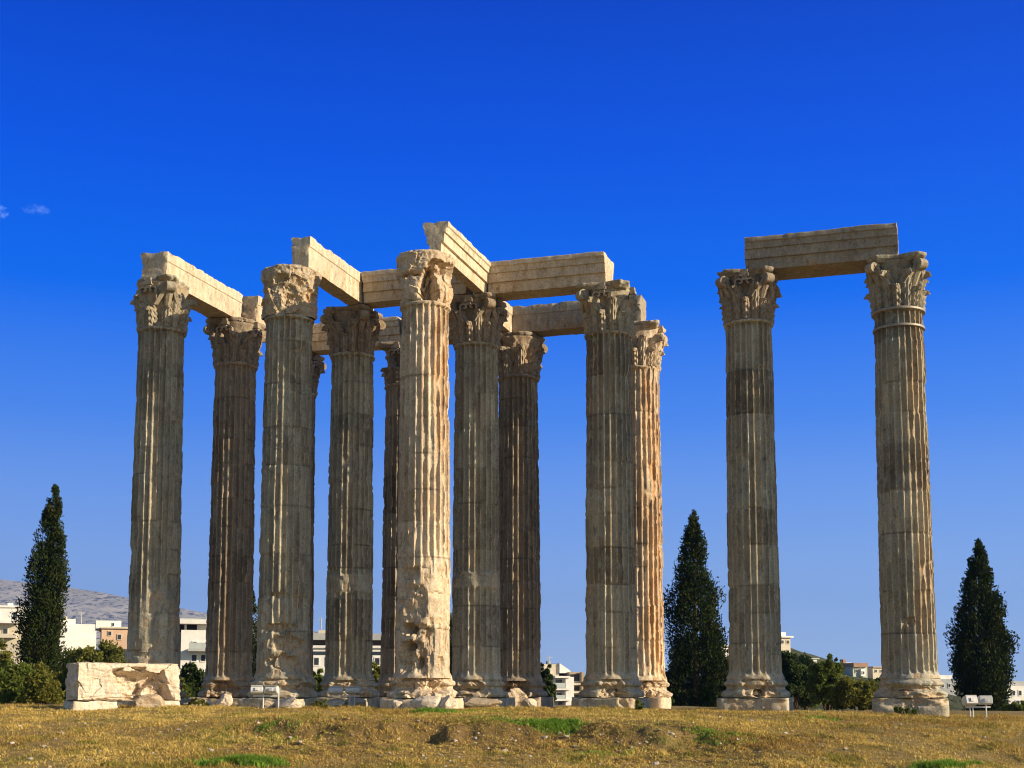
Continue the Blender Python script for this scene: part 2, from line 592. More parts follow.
def rough_bites(r, rawm, TH, Z, bites, sd_):
    if not len(bites):
        return r, rawm
    lo, hi = min(b[1] - b[3] for b in bites) - .6, max(b[1] + b[3] for b in bites) + .6
    zr = Z.mean(1)
    k0, k1 = np.searchsorted(zr, lo), max(np.searchsorted(zr, hi), 1)
    if np.any(np.diff(zr) < 0) or k1 <= k0:
        k0, k1 = 0, len(zr)
    r, rawm = r.copy(), np.array(rawm, float)
    sl = slice(k0, k1)
    t, z = TH[sl], Z[sl]
    c, si = np.cos(t), np.sin(t)
    fa = facet(c * 2.6, si * 2.6, z * 2.3, sd_)
    fb_ = facet(c * 6, si * 6, z * 5, sd_ + 9)
    for n, (t0, z0, dt, dz, dep, hard) in enumerate(bites):
        q = np.sqrt((wrap(t - t0) / dt) ** 2 + ((z - z0) / dz) ** 2) + .22 * fbm(t * 4, z * 3, 0, sd_ + n, 4) + .16 * fa
        m = ss(1.0, .6 + .4 * hard, q)
        r[sl] -= dep * m * (1 + .42 * fa + .18 * fb_)
        rawm[sl] = np.maximum(rawm[sl], m * .85)
    return r, rawm


def shaft(par, mat, fc, seed, bites=(), plainbands=(), erode=.5, foot=0.0, rust=None, top=15.12, lowsmooth=None, rows=230, tonebase=0.0):
    rs = np.random.default_rng(seed)
    z0 = 1.38
    zz = np.linspace(z0, top, rows)
    tt = FANG
    T_, Z = np.meshgrid(tt, zz)
    REL = wrap(T_ - fc)
    k = np.clip((Z - z0) / (top - z0), 0, 1)
    Rb = 1.0 - .06 * k - .045 * k * k                      # taper with a little entasis
    Rb = Rb + .10 * np.exp(-((Z - z0) / .16) ** 2) + .03 * np.exp(-((Z - top) / .12) ** 2)
    # drums
    edges = [z0]
    while edges[-1] < top - 1.0:
        edges.append(edges[-1] + rs.uniform(.95, 1.9))
    edges = np.array(edges[1:-1] if len(edges) > 2 else edges)
    ofs = rs.normal(0, .011, (len(edges) + 1, 2))
    tones = rs.normal(0, .42, len(edges) + 1) + tonebase
    di = np.searchsorted(edges, Z.ravel()).reshape(Z.shape)
    Rb = Rb + ofs[di, 0] * np.cos(T_) + ofs[di, 1] * np.sin(T_)
    jd = np.min(np.abs(Z[..., None] - (edges + 0)[None, None, :] - .0), -1)
    jd = jd + .012 * fbm(T_ * 4, Z * 0, 0, seed + 9, 2)
    # flutes
    u = (T_ * 24 / (2 * math.pi)) % 1.0
    fl = np.sqrt(np.clip(1 - ((u - .5) / .42) ** 2, 0, 1))
    fm = ss(top - .10, top - .32, Z - .1 * fl) * ss(z0 + .18, z0 + .42, Z + .1 * fl)
    worn = fbm(T_ * 1.3, Z * .5, 1, seed + 2, 4)
    fm = fm * (1 - .75 * ss(.35, .75, worn) * erode)
    for (a, b, t0, dt) in plainbands:
        fm = fm * (1 - ss(a - .08, a + .08, Z + .1 * worn) * ss(b + .08, b - .08, Z + .1 * worn) * ss(dt * 1.15, dt, np.abs(wrap(REL - t0))))
    if lowsmooth:
        fm = fm * (1 - .92 * ss(lowsmooth + .7, lowsmooth - .5, Z + .8 * worn))
    r = Rb - .125 * fl * fm
    # chipped arrises
    fi = np.floor(T_ * 24 / (2 * math.pi) + .5)
    chip = fbm(fi * 3.7, Z * 1.15, 0, seed + 4, 4)
    ch = np.clip(chip - (.50 - .40 * erode), 0, 1) * .12 + .035 * ss(.30, .42, fbm(fi * 5.3, Z * 4.5, 2, seed + 14, 3)) * (.3 + erode)
    ch = ch + .05 * ss(.10, .0, jd) * np.clip(vn(fi * 1.9, Z * .8, 5, seed + 6) - .35, 0, 1)
    r0 = r
    r = np.minimum(r, Rb - ch - .002)
    raw = ss(.004, .03, r0 - r)
    x, y = np.cos(T_) * 1.0, np.sin(T_) * 1.0
    r = r - .014 * ss(.028, .008, jd) - .011 * (fbm(x * 3, y * 3, Z * 2.4, seed + 7, 4) + .3) * (0.6 + erode)
    r = r - .014 * np.clip(fbm(x * 1.1, y * 1.1, Z * .9, seed + 8, 3) - .15, 0, 1) * (.4 + erode)
    r, raw = rough_bites(r, raw, REL, Z, bites, seed + 20)
    if foot:
        r = r + foot * np.exp(-((Z - z0) / .5) ** 2)
    # the astragal ring under the capital
    ring = np.sqrt(np.clip(1 - ((Z - top + .07) / .07) ** 2, 0, 1))
    r = np.maximum(r, (.905 + .055 * ring) * (ring > 0) * (vn(T_ * 3, 0, 0, seed + 77) > .12 * erode))
    r = np.maximum(r, .35)
    V = np.stack([np.cos(T_) * r, np.sin(T_) * r, Z], -1)
    V = np.concatenate([V.reshape(-1, 3), [[0, 0, z0], [0, 0, top]]])
    n = NA
    a = np.arange(n)
    Tt = np.concatenate([np.stack([np.full(n, len(V) - 2), (a + 1) % n, a], -1),
                         np.stack([np.full(n, len(V) - 1), (rows - 1) * n + a, (rows - 1) * n + (a + 1) % n], -1)])
    ru = np.zeros_like(Z)
    if rust:
        for (t0, dt, za, zb, am) in rust:
            ru = np.maximum(ru, am * ss(dt, dt * .4, np.abs(wrap(REL - t0))) * ss(za - 1, za + .5, Z) * ss(zb + .5, zb - 1, Z))
    ex = lambda q: np.concatenate([q.ravel(), [0, 0]])
    o = mk('shaft', V, grid_q(n, rows, True), mat, par, True, {'tone': ex(tones[di] + 1.1 * ss(6.5, 1.6, Z + .8 * worn) + 1.3 * (_h(np.floor(T_ * 24 / (2 * math.pi)).astype(np.int64), di.astype(np.int64), di.astype(np.int64) * 0, seed) - .5)), 'raw': ex(raw), 'rust': ex(ru), 'joint': ex(.55 * ss(.040, .012, jd) * ss(.42, .62, vn(T_ * 1.6, Z * .7, 1, seed + 33)))}, Tt)  # lower shaft lightened: bounce light from the ground painted into the tone
    o.data.set_sharp_from_angle(angle=R(32))
    return o


def base(par, mat, fc, seed, bites=(), erode=.4, plinth=True, plinth_half=1.33, plinth_bites=()):
    n, rows = 200, 56
    zz = np.linspace(.66, 1.42, rows)
    tt = np.linspace(0, 2 * math.pi, n, endpoint=False)
    T_, Z = np.meshgrid(tt, zz)
    REL = wrap(T_ - fc)
    pr = np.interp(zz, [.66, .665, .70, .76, .82, .88, .93, .95, .99, 1.05, 1.10, 1.12, 1.15, 1.20, 1.25, 1.285, 1.29, 1.33, 1.42],
                   [.6, 1.20, 1.27, 1.30, 1.295, 1.26, 1.20, 1.15, 1.10, 1.08, 1.10, 1.15, 1.185, 1.20, 1.185, 1.15, 1.11, 1.09, 1.06])
    r = np.repeat(pr[:, None], n, 1)
    x, y = np.cos(T_), np.sin(T_)
    nz = fbm(x * 2.2, y * 2.2, Z * 3, seed + 1, 5)
    er = np.clip(nz - .15 + erode * .5, 0, 1)
    r0 = r
    r = r - er * .22 * (r - .95) / .3
    raw = ss(.03, .12, r0 - r)
    r, raw = rough_bites(r, raw, REL, Z, bites, seed + 30)
    r = r - .012 * fbm(x * 7, y * 7, Z * 7, seed + 3, 4)
    r = np.maximum(r, .55)
    V = np.stack([x * r, y * r, Z], -1)
    o = mk('base', V, grid_q(n, rows, True), mat, par, True, {'tone': rng.normal(1.1, .25), 'raw': raw.ravel(), 'rust': 0})  # raised tone carries the painted bounce light on to the base
    o.data.set_sharp_from_angle(angle=R(30))
    if plinth:
        p = slab(plinth_half, plinth_half, -.15, .672, seed + 5, .10, plinth_bites, fc)
        mk('plinth', p[0], p[1], mat, par, True, {'tone': rng.normal(1.0, .3), 'raw': p[2], 'rust': 0})  # plinth paler as well, bounce light painted in
    return o


def slab(hx_, hy_, z0, z1, seed, rough, bites=(), fc=0, nz=14, bulge=0):
    """a weathered square block: rounded-square rings from bottom to top, top closed towards the middle"""
    n = 160
    tt = np.linspace(0, 2 * math.pi, n, endpoint=False)
    zz = np.concatenate([np.linspace(z0, z1, nz), np.full(5, z1)])
    sc = np.concatenate([np.ones(nz), [.93, .8, .6, .3, .01]])
    T_, Z = np.meshgrid(tt, zz)
    SC = np.repeat(sc[:, None], n, 1)
    c, s = np.cos(T_), np.sin(T_)
    rr = 1 / ((np.abs(c) / hx_) ** 12 + (np.abs(s) / hy_) ** 12) ** (1 / 12)
    x, y = rr * c, rr * s
    nzv = fbm(x * 1.1, y * 1.1, Z * 1.5, seed, 5)
    edge = ss(z1 - .28, z1, Z)
    corner = ss(1.12, 1.38, rr / min(hx_, hy_))
    cut = rough * np.clip(nzv + .15, 0, 1.2) * (.35 + 1.3 * edge + 1.4 * corner)
    raw = ss(.05, .2, cut)
    REL = wrap(T_ - fc)
    cut0 = np.zeros_like(cut)
    cut0, raw = rough_bites(cut0, raw, REL, Z, bites, seed + 3)
    r2 = np.maximum(rr - cut + cut0, .2) * SC
    Z2 = Z - (Z > z0 + .02) * (.03 * (fbm(x * 2, y * 2, 0, seed + 9, 3) + .5) + cut * .35 * edge) * (SC > .5)
    V = np.stack([r2 * c, r2 * s, Z2], -1).reshape(-1, 3)
    return V, grid_q(n, len(zz), True), raw.ravel()


BZ = 15.12                      # where the capital starts


def bell_r(z):
    k = np.clip(z / 2.0, 0, 1)
    return .68 + .05 * k + .25 * k ** 3


def leaf_mesh(h, hw, seed, curl=1.0):
    """one acanthus leaf standing on the bell, facing +X of its own frame; double sided and thick"""
    nu, nv = 17, 22
    s = np.linspace(0, 1, nv)
    t = np.linspace(-1, 1, nu)
    Tt, Sg = np.meshgrid(t, s)
    z = np.where(Sg < .78, Sg / .78 * h, h - (np.clip(Sg - .78, 0, 1) / .22) ** 1.8 * .20 * curl + .05 * np.sin(np.clip(Sg - .78, 0, 1) / .22 * math.pi))
    out = .17 + .08 * Sg + .17 * curl * np.clip((Sg - .58) / .42, 0, 1) ** 1.6
    lobes = .66 + .34 * np.abs(np.sin(Sg * math.pi * 4.2 + .4))
    w = hw * np.interp(s, [0, .25, .55, .8, .93, 1], [.78, .95, 1.0, .72, .5, .28])[:, None] * np.where(np.abs(Tt) > .5, lobes, 1.0)
    rib = .075 * np.abs(np.cos(Tt * math.pi * 2.5)) * (1 - .3 * Sg) + .05 * (1 - np.abs(Tt)) + .03 * np.sin(Sg * 26 + np.abs(Tt) * 5)
    out = out + rib - .16 * Tt ** 2 * (.6 + .6 * Sg)
    r = bell_r(np.minimum(z, h)) + out
    r = r + .015 * fbm(Tt * 3, Sg * 5, 0, seed, 3)
    a = Tt * w / r
    front = np.stack([r * np.cos(a), r * np.sin(a), z], -1)
    rb = r - .17
    ab = Tt * w * .92 / r
    zb = z - .03 * (Sg > .7)
    back = np.stack([rb * np.cos(ab), rb * np.sin(ab), zb], -1)
    V = np.concatenate([front.reshape(-1, 3), back.reshape(-1, 3)])
    q = grid_q(nu, nv)
    qb = q[:, ::-1] + nu * nv
    rim = [i for i in range(nu)] + [(j + 1) * nu - 1 for j in range(1, nv)] + [nv * nu - 1 - i for i in range(1, nu)] + [j * nu for j in range(nv - 2, 0, -1)]
    rim = np.array(rim)
    q3 = np.stack([rim, np.roll(rim, -1), np.roll(rim, -1) + nu * nv, rim + nu * nv], -1)[:, ::-1]
    return V, np.concatenate([q, qb, q3])


def ribbon(path, wid, thick):
    """sweep a rectangle along path [(p, normal, side)], returns V, Q"""
    V = []
    for (p, nrm, side, wf) in path:
        for a, b in ((-1, -1), (1, -1), (1, 1), (-1, 1)):
            V.append(p + side * (a * wid * wf) + nrm * (b * thick))
    m = len(path)
    q = grid_q(4, m, True)
    return V, np.concatenate([q, [[3, 2, 1, 0], [4 * m - 4, 4 * m - 3, 4 * m - 2, 4 * m - 1]]])


def volute_mesh():
    """scroll under one abacus corner; lies in the X-Z plane pointing to +X"""
    mb = MB()
    for sgn in (-1, 1):
        path = []
        N = 46
        for i in range(N):
            k = i / (N - 1)
            if k < .35:
                q = k / .35                                        # the stalk, sweeping from beside to the corner
                rad = .98 + .16 * q
                ang = sgn * (.42 * (1 - q) ** 1.2 + .07)
                z = .95 + .95 * q
                p = Vector((rad * math.cos(ang) + .12 * q * q, rad * math.sin(ang), z))
                nrm = Vector((.8, 0, .6 * q)).normalized()
            else:
                q = (k - .35) / .65
                th = math.pi * .85 - q * math.pi * 3.3
                rr = .21 * (1 - q) ** .75 + .025
                p = Vector((1.19 + rr * math.cos(th) + .01, sgn * .085, 1.74 + rr * math.sin(th)))
                nrm = Vector((math.cos(th), 0, math.sin(th)))
            path.append((p, nrm, Vector((0, 1, 0)), 1.0))
        V, Q = ribbon(path, .085, .055)
        mb.add([tuple(v) for v in V], Q)
    mb.tube([(1.19, -.13, 1.74), (1.19, .13, 1.74)], .10, 10)
    mb.tube([(.78, 0, .9), (.92, 0, 1.3), (1.10, 0, 1.72), (1.20, 0, 1.95)], [.12, .16, .2, .16], 8)
    return mb


def helix_mesh():
    """the pair of small scrolls and the flower at the middle of one side, facing +X"""
    mb = MB()
    for sgn in (-1, 1):
        path = []
        for i in range(30):
            k = i / 29
            if k < .4:
                q = k / .4
                p = Vector((.97 + .06 * q, sgn * (.36 - .02 * q), 1.15 + .45 * q))
                nrm = Vector((0, sgn, .2)).normalized()
            else:
                q = (k - .4) / .6
                th = q * math.pi * 1.5
                rr = .13 * (1 - q) + .05
                p = Vector((1.03, sgn * (.19 + rr * math.cos(th)), 1.62 + rr * math.sin(th)))
                nrm = Vector((0, sgn * math.cos(th), math.sin(th)))
            path.append((p, nrm, Vector((1, 0, 0)), 1.0))
        V, Q = ribbon(path, .08, .034)
        mb.add([tuple(v) for v in V], Q)
    n = 12
    for k in range(3):
        z, hw = (1.78, 1.95, 2.12)[k], (.10, .17, .12)[k]
        mb.box((.93, -hw, z - .08), (1.10 + .03 * (k == 1), hw, z + .08))
    return mb


def abacus_vq(seed, chips=.06, corners=(1, 1, 1, 1)):
    n = 200
    tt = np.linspace(0, 2 * math.pi, n, endpoint=False)
    c, s = np.cos(tt), np.sin(tt)
    sq = 1 / ((np.abs(c)) ** 30 + (np.abs(s)) ** 30) ** (1 / 30)
    d = np.abs(wrap(4 * (tt - math.pi / 4)) / 4)              # angle from the nearest corner
    rim = 1.10 * sq - .17 * ss(.06, .70, d)
    rim = np.minimum(rim, 1.36)
    for k in range(4):
        if not corners[k]:
            dk = np.abs(wrap(tt - (math.pi / 4 + k * math.pi / 2)))
            rim = rim - .34 * ss(.55, .1, dk)
    prof = [(.70, 1.96), (.84, 1.965), (.90, 2.02), (.93, 2.09), (.985, 2.12), (.985, 2.16), (1.0, 2.19), (1.0, 2.24), (.995, 2.27), (.97, 2.285), (.6, 2.288), (.02, 2.288)]
    V, raw = [], []
    for f, z in prof:
        x, y = rim * f * c, rim * f * s
        cut = chips * np.clip(fbm(x * 1.8, y * 1.8, z * 2.5, seed, 4) * 1.4 + .1, 0, 1.5) * (f > .8)
        x, y = (rim * f - cut * (1 + 1.5 * ss(.35, .0, d))) * c, (rim * f - cut * (1 + 1.5 * ss(.35, .0, d))) * s
        V.append(np.stack([x, y, np.full(n, z) - (f > .95) * (f < 1.01) * cut * .5 * (z > 2.2)], -1))
        raw.append(ss(.03, .1, cut))
    V = np.concatenate(V)
    return V, grid_q(n, len(prof), True), np.concatenate(raw)


def lump_capital(par, mat, fc, seed, prof, bites, amp, tone=.2):
    """a capital weathered to a lump: free profile, strong noise, deep bites"""
    n, rows = 200, 90
    zz = np.linspace(0, 2.28, rows)
    tt = np.linspace(0, 2 * math.pi, n, endpoint=False)
    T_, Z = np.meshgrid(tt, zz)
    REL = wrap(T_ - fc)
    pr = np.interp(zz, [p[0] for p in prof], [p[1] for p in prof])
    r = np.repeat(pr[:, None], n, 1)
    x, y = np.cos(T_), np.sin(T_)
    f1 = fbm(x * 1.6, y * 1.6, Z * 1.3, seed, 5)
    f2 = np.abs(fbm(x * 3.4, y * 3.4, Z * 2.6, seed + 4, 4))
    fa = facet(x * 1.7, y * 1.7, Z * 1.5, seed + 3)
    fb2 = facet(x * 4, y * 4, Z * 3.5, seed + 8)
    r = r + amp * (.5 * f1 + .75 * fa + .25 * fb2) - amp * .5 * f2 + .02 * fbm(x * 9, y * 9, Z * 7, seed + 5, 3)
    raw = np.full_like(r, .75)
    r, raw = rough_bites(r, raw, REL, Z, bites, seed + 11)
    r = np.maximum(r, .25)
    V = np.stack([x * r, y * r, Z], -1)
    V = np.concatenate([V.reshape(-1, 3), [[0, 0, 2.28]]])
    a = np.arange(n)
    Tt = np.stack([np.full(n, len(V) - 1), (rows - 1) * n + a, (rows - 1) * n + (a + 1) % n], -1)
    ru = ss(.5, 1.0, REL) * ss(2.4, 1.6, REL) * ss(1.6, .2, Z) * .8
    o = mk('capital', V, grid_q(n, rows, True), mat, par, True,
           {'tone': tone, 'raw': np.append(raw.ravel(), 0), 'rust': np.append(ru.ravel(), 0)}, Tt)
    o.data.set_sharp_from_angle(angle=R(28))
    o.location = (0, 0, BZ)
    o.scale = (1, 1, .865)
    return o


LEAF = [leaf_mesh(.92, .29, 1), leaf_mesh(.84, .28, 2, .8), leaf_mesh(.88, .28, 3, .3)]
LEAF2 = [leaf_mesh(1.54, .29, 4, 1.2), leaf_mesh(1.46, .29, 5, .9), leaf_mesh(1.48, .28, 6, .5)]
_lib = {}


def lib(key, mat, fn):
    """mesh data shared by all parts of one look"""
    k = (key, mat.name)
    if k not in _lib:
        V, Q = fn()
        o = mk(key[0], V, Q, mat, None, True, {'tone': -.1, 'raw': .15, 'rust': 0})
        o.data.set_sharp_from_angle(angle=R(34))
        _lib[k] = o.data
        bpy.data.objects.remove(o)
    return _lib[k]


def addpart(name, data, par, rz):
    o = bpy.data.objects.new(name, data)
    COL.objects.link(o)
    o.parent = par
    o.rotation_euler = (0, 0, rz)
    return o


def mbvq(mb):
    return np.concatenate(mb.v), np.concatenate(mb.q)


def capital(par, mat, fc, seed, lost=.12, corners=(1, 1, 1, 1), chips=.06, lumps=0.0, keep_low=True):
    rs = np.random.default_rng(seed)
    n, rows = 144, 60
    zz = np.linspace(0, 2.05, rows)
    tt = np.linspace(0, 2 * math.pi, n, endpoint=False)
    T_, Z = np.meshgrid(tt, zz)
    x, y = np.cos(T_), np.sin(T_)
    r = bell_r(Z) - .03 + .02 * fbm(x * 4, y * 4, Z * 4, seed, 4) + lumps * np.clip(fbm(x * 1.9, y * 1.9, Z * 1.7, seed + 3, 4) + .3, 0, 2)
    V = np.stack([x * r, y * r, Z], -1)
    cp = mk('capital', V, grid_q(n, rows, True), mat, par, True, {'tone': -.3 if lumps == 0 else .1, 'raw': .1 + .6 * (lumps > 0), 'rust': 0})
    cp.location = (0, 0, BZ)
    cp.scale = (1, 1, .865)
    V, Q, raw = abacus_vq(seed + 1, chips, corners)
    mk('abacus', V, Q, mat, cp, True, {'tone': .05, 'raw': raw, 'rust': 0})
    for k in range(8):
        if rs.random() > lost * .7 or keep_low and rs.random() > .5:
            v = rs.integers(0, 3)
            addpart('acanthus_leaf', lib(('acanthus_leaf', int(v)), mat, lambda: LEAF[v]), cp, k * math.pi / 4 + rs.normal(0, .02))
    for k in range(8):
        if rs.random() > lost:
            v = rs.integers(0, 3)
            addpart('acanthus_leaf', lib(('acanthus_leaf', 10 + int(v)), mat, lambda: LEAF2[v]), cp, (k + .5) * math.pi / 4 + rs.normal(0, .02))
    for k in range(4):
        if corners[k] and rs.random() > lost * .8:
            addpart('volute', lib(('volute',), mat, lambda: mbvq(volute_mesh())), cp, math.pi / 4 + k * math.pi / 2)
        if rs.random() > lost + .25:
            addpart('scroll_pair', lib(('scroll_pair',), mat, lambda: mbvq(helix_mesh())), cp, k * math.pi / 2)
    return cp


def column(ij, label, mat, seed, **k):
    p = cpos(*ij)
    c = thing('fluted_column', label, 'column', (p.x, p.y, 0), -TH0, 'standing temple columns')
    fc = facing(*ij)
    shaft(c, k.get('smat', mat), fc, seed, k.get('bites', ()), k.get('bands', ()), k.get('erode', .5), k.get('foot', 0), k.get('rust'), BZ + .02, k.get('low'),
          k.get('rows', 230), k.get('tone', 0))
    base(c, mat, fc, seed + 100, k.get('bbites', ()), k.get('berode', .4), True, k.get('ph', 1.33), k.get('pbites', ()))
    if 'lump' in k:
        lump_capital(c, mat, fc, seed + 200, *k['lump'])
    else:
        capital(c, k.get('cmat', mat), fc, seed + 200, **k.get('cap', {}))
    return c, fc


bA, bB, bC = M['column'], M['brown'], M['pale']
# corners: 0 = back right, 1 = back left, 2 = front left, 3 = front right
column((0, 0), 'greyish column at the far left, standing behind the big broken block', bA, 11, erode=.35, low=4.5, tone=-.1,
       bites=[(.25, 2.6, .35, .35, .05, .3), (-.5, 2.3, .5, .1, .04, .6)],
       cap=dict(lost=.45, corners=(0, 1, 0, 1), chips=.12, lumps=.13), berode=.3)
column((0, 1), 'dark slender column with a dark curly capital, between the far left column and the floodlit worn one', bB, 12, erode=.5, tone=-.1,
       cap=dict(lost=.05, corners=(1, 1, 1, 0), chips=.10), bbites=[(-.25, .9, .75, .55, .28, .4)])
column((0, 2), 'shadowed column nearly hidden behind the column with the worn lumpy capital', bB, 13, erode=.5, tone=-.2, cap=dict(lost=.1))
column((1, 0), 'front column with worn lumpy capital and bulging broken foot, left of the arched gap with the flat white building', bA, 14, erode=.55, low=3.0,
       bites=[(-.15, 3.25, .75, .18, .16, .5), (.15, 2.65, .85, .40, .14, .4), (-.05, 1.95, .8, .38, .16, .4), (-.2, 4.45, .45, .12, .10, .5),
              (.30, 13.75, .30, .06, .08, .5), (.55, 4.3, .2, .5, .05, .5)],
       lump=([(0, .93), (.3, .98), (.8, 1.02), (1.3, 1.04), (1.8, 1.10), (2.15, 1.08), (2.25, .95), (2.28, .6)],
             [(.0, .75, .45, .5, .12, .4), (-.35, 1.55, .35, .25, .16, .4), (.45, 1.45, .30, .22, .16, .4), (.9, .9, .4, .4, .12, .4), (-1.2, 1.2, .4, .5, .14, .4)], .13),
       bbites=[(0.1, 1.15, .9, .30, .12, .4), (.9, .95, .4, .3, .2, .4)], ph=1.30)
column((1, 1), 'column with a smooth plain band low on its shaft, rising behind the pair of small floodlights', bA, 15, erode=.6, tone=-.05,
       bands=[(4.95, 5.75, 0, 4)], bites=[(-1.0, 5.9, .5, .08, .06, .6)],
       cap=dict(lost=.15, corners=(1, 1, 1, 1), chips=.08), cmat=bB, bbites=[(-.15, 1.15, .55, .35, .14, .4), (-.1, .8, .6, .2, .2, .4)])
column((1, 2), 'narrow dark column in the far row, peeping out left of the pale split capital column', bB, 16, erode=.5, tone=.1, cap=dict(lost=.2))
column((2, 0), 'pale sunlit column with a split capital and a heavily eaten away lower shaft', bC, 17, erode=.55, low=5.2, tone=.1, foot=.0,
       bites=[(-.35, 4.0, .55, .80, .13, .3), (-.52, 3.12, .34, .20, .50, .6), (-.58, 2.50, .28, .17, .48, .6), (-.1, 3.05, .45, .30, .16, .4),
              (-.45, 2.15, .70, .60, .24, .4), (.25, 2.5, .22, 1.0, .07, .3), (.55, 3.4, .4, .14, .05, .4), (.0, 1.75, .25, .4, .18, .4), (-.6, 5.1, .5, .3, .08, .4),
              (.7, 1.9, .2, .3, .08, .4), (.35, 4.4, .6, .06, .05, .5), (-.2, 5.3, .4, .05, .05, .5)],
       lump=([(0, .86), (.12, .92), (.6, 1.00), (1.05, .98), (1.25, .94), (1.35, 1.02), (1.8, 1.06), (2.12, 1.10), (2.2, 1.06), (2.28, .6)],
             [(.17, .42, .38, 1.02, .66, .9), (.62, 1.52, .50, .30, .36, .7), (-.55, 1.16, .6, .10, .14, .7), (1.25, 1.3, .35, .5, .22, .4), (-1.6, .7, .3, .6, .25, .4), (2.6, .9, .5, .6, .25, .4)], .07),
       bbites=[(-.3, 1.1, 1.2, .5, .20, .4), (.6, 1.2, .6, .4, .12, .4)], berode=.75, ph=1.22, rust=[(.85, .55, 9.5, 15.1, 1.0), (.5, .5, 12.5, 15.1, .8)])
column((2, 1), 'grey fluted column right of the pale eaten away one, where two lit beams meet overhead', bA, 18, erode=.5, tone=-.1,
       bands=[(5.0, 5.7, 0, 4)], cap=dict(lost=.06, corners=(1, 1, 1, 1), chips=.05), cmat=bB,
       bbites=[(-.1, 1.15, .5, .35, .14, .4), (-.2, .85, .7, .2, .15, .4)], pbites=[(-.3, .4, .6, .5, .25, .5)])
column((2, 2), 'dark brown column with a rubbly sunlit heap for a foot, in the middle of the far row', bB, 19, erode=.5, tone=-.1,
       cap=dict(lost=.3, corners=(1, 1, 1, 0), chips=.10, lumps=.12), bbites=[(-.2, 1.0, .6, .6, .28, .4)], pbites=[(-.1, .4, .7, .6, .35, .5)])
column((3, 1), 'fluted column under the right end of the long moulded lit beam', bA, 20, erode=.25, tone=-.05,
       bites=[(-1.15, 4.75, .4, .25, .16, .4), (.05, 5.05, 1.5, .04, .03, .6)], cap=dict(lost=.04, corners=(0, 1, 1, 1), chips=.05),
       bbites=[(.0, 1.15, .45, .35, .14, .4), (.1, .8, .5, .22, .2, .4)], pbites=[(.5, .5, .35, .4, .25, .5)])
column((3, 2), 'orange streaked sunlit column, half hidden behind the column to its left', bC, 21, erode=.75, tone=.1,
       cap=dict(lost=.1, corners=(1, 1, 1, 1), chips=.06), rust=[(.75, .85, 1.5, 15.1, .95), (.2, .5, 3, 12, .5)],
       bbites=[(.3, 1.0, 1.2, .5, .22, .4)], berode=.7, ph=1.1)
column((4, 1), 'left column of the detached pair on the right, with square holes in its broken foot', bA, 22, erode=.25, tone=-.15,
       bites=[(.0, 1.9, .10, .3, .08, .5)], cap=dict(lost=.05, corners=(1, 1, 1, 1), chips=.08), cmat=bB,
       bbites=[(.0, 1.1, .55, .35, .16, .4), (.1, .85, .22, .16, .35, .6), (.45, .85, .3, .3, .14, .4)], pbites=[(-.05, .3, .75, .7, .12, .6)])
ck, fk = column((5, 1), 'rightmost column of the ruin, with two metal bands below its capital', bA, 23, erode=.35, tone=.05, rust=[(.8, .7, 3, 15, .35)],  # golden sunlight painted into the colour of the shaft's right side
                bites=[(.12, 3.42, .16, .16, .16, .6), (-.05, 2.9, .12, .7, .05, .5)], cap=dict(lost=.05, corners=(1, 1, 1, 1), chips=.08),
                bbites=[(.1, 1.0, 1.0, .10, .12, .5), (-.3, .85, .5, .12, .10, .5)], pbites=[(.2, .55, 1.0, .25, .22, .5)], berode=.6)
for zc, rr in ((15.06, .965), (14.42, .935)):
    n = 96
    tt = np.linspace(0, 2 * math.pi, n, endpoint=False)
    ringV = [np.stack([(rr + dr) * np.cos(tt), (rr + dr) * np.sin(tt), np.full(n, zc + dz)], -1) for dr, dz in ((-.05, -.045), (.012, -.045), (.018, -.035), (.018, .035), (.012, .045), (-.05, .045))]
    b = mk('metal_band', np.concatenate(ringV), grid_q(n, 6, True), M['band'], ck)


# ------------------------------------------------------------------ the architrave beams
def prof_mould(w):
    h = [(w - .05, 0), (w - .02, .42), (w + .075, .43), (w + .10, .79), (w + .17, .80), (w + .17, .87), (w + .20, 1.02), (w + .25, 1.06), (w + .25, 1.23), (w + .21, 1.26)]
    return h + [(-a, b) for a, b in reversed(h)]


def prof_plain(w):
    h = [(w, 0), (w + .01, .80), (w + .045, .83), (w + .05, 1.22), (w + .02, 1.26)]
    return h + [(-a, b) for a, b in reversed(h)]


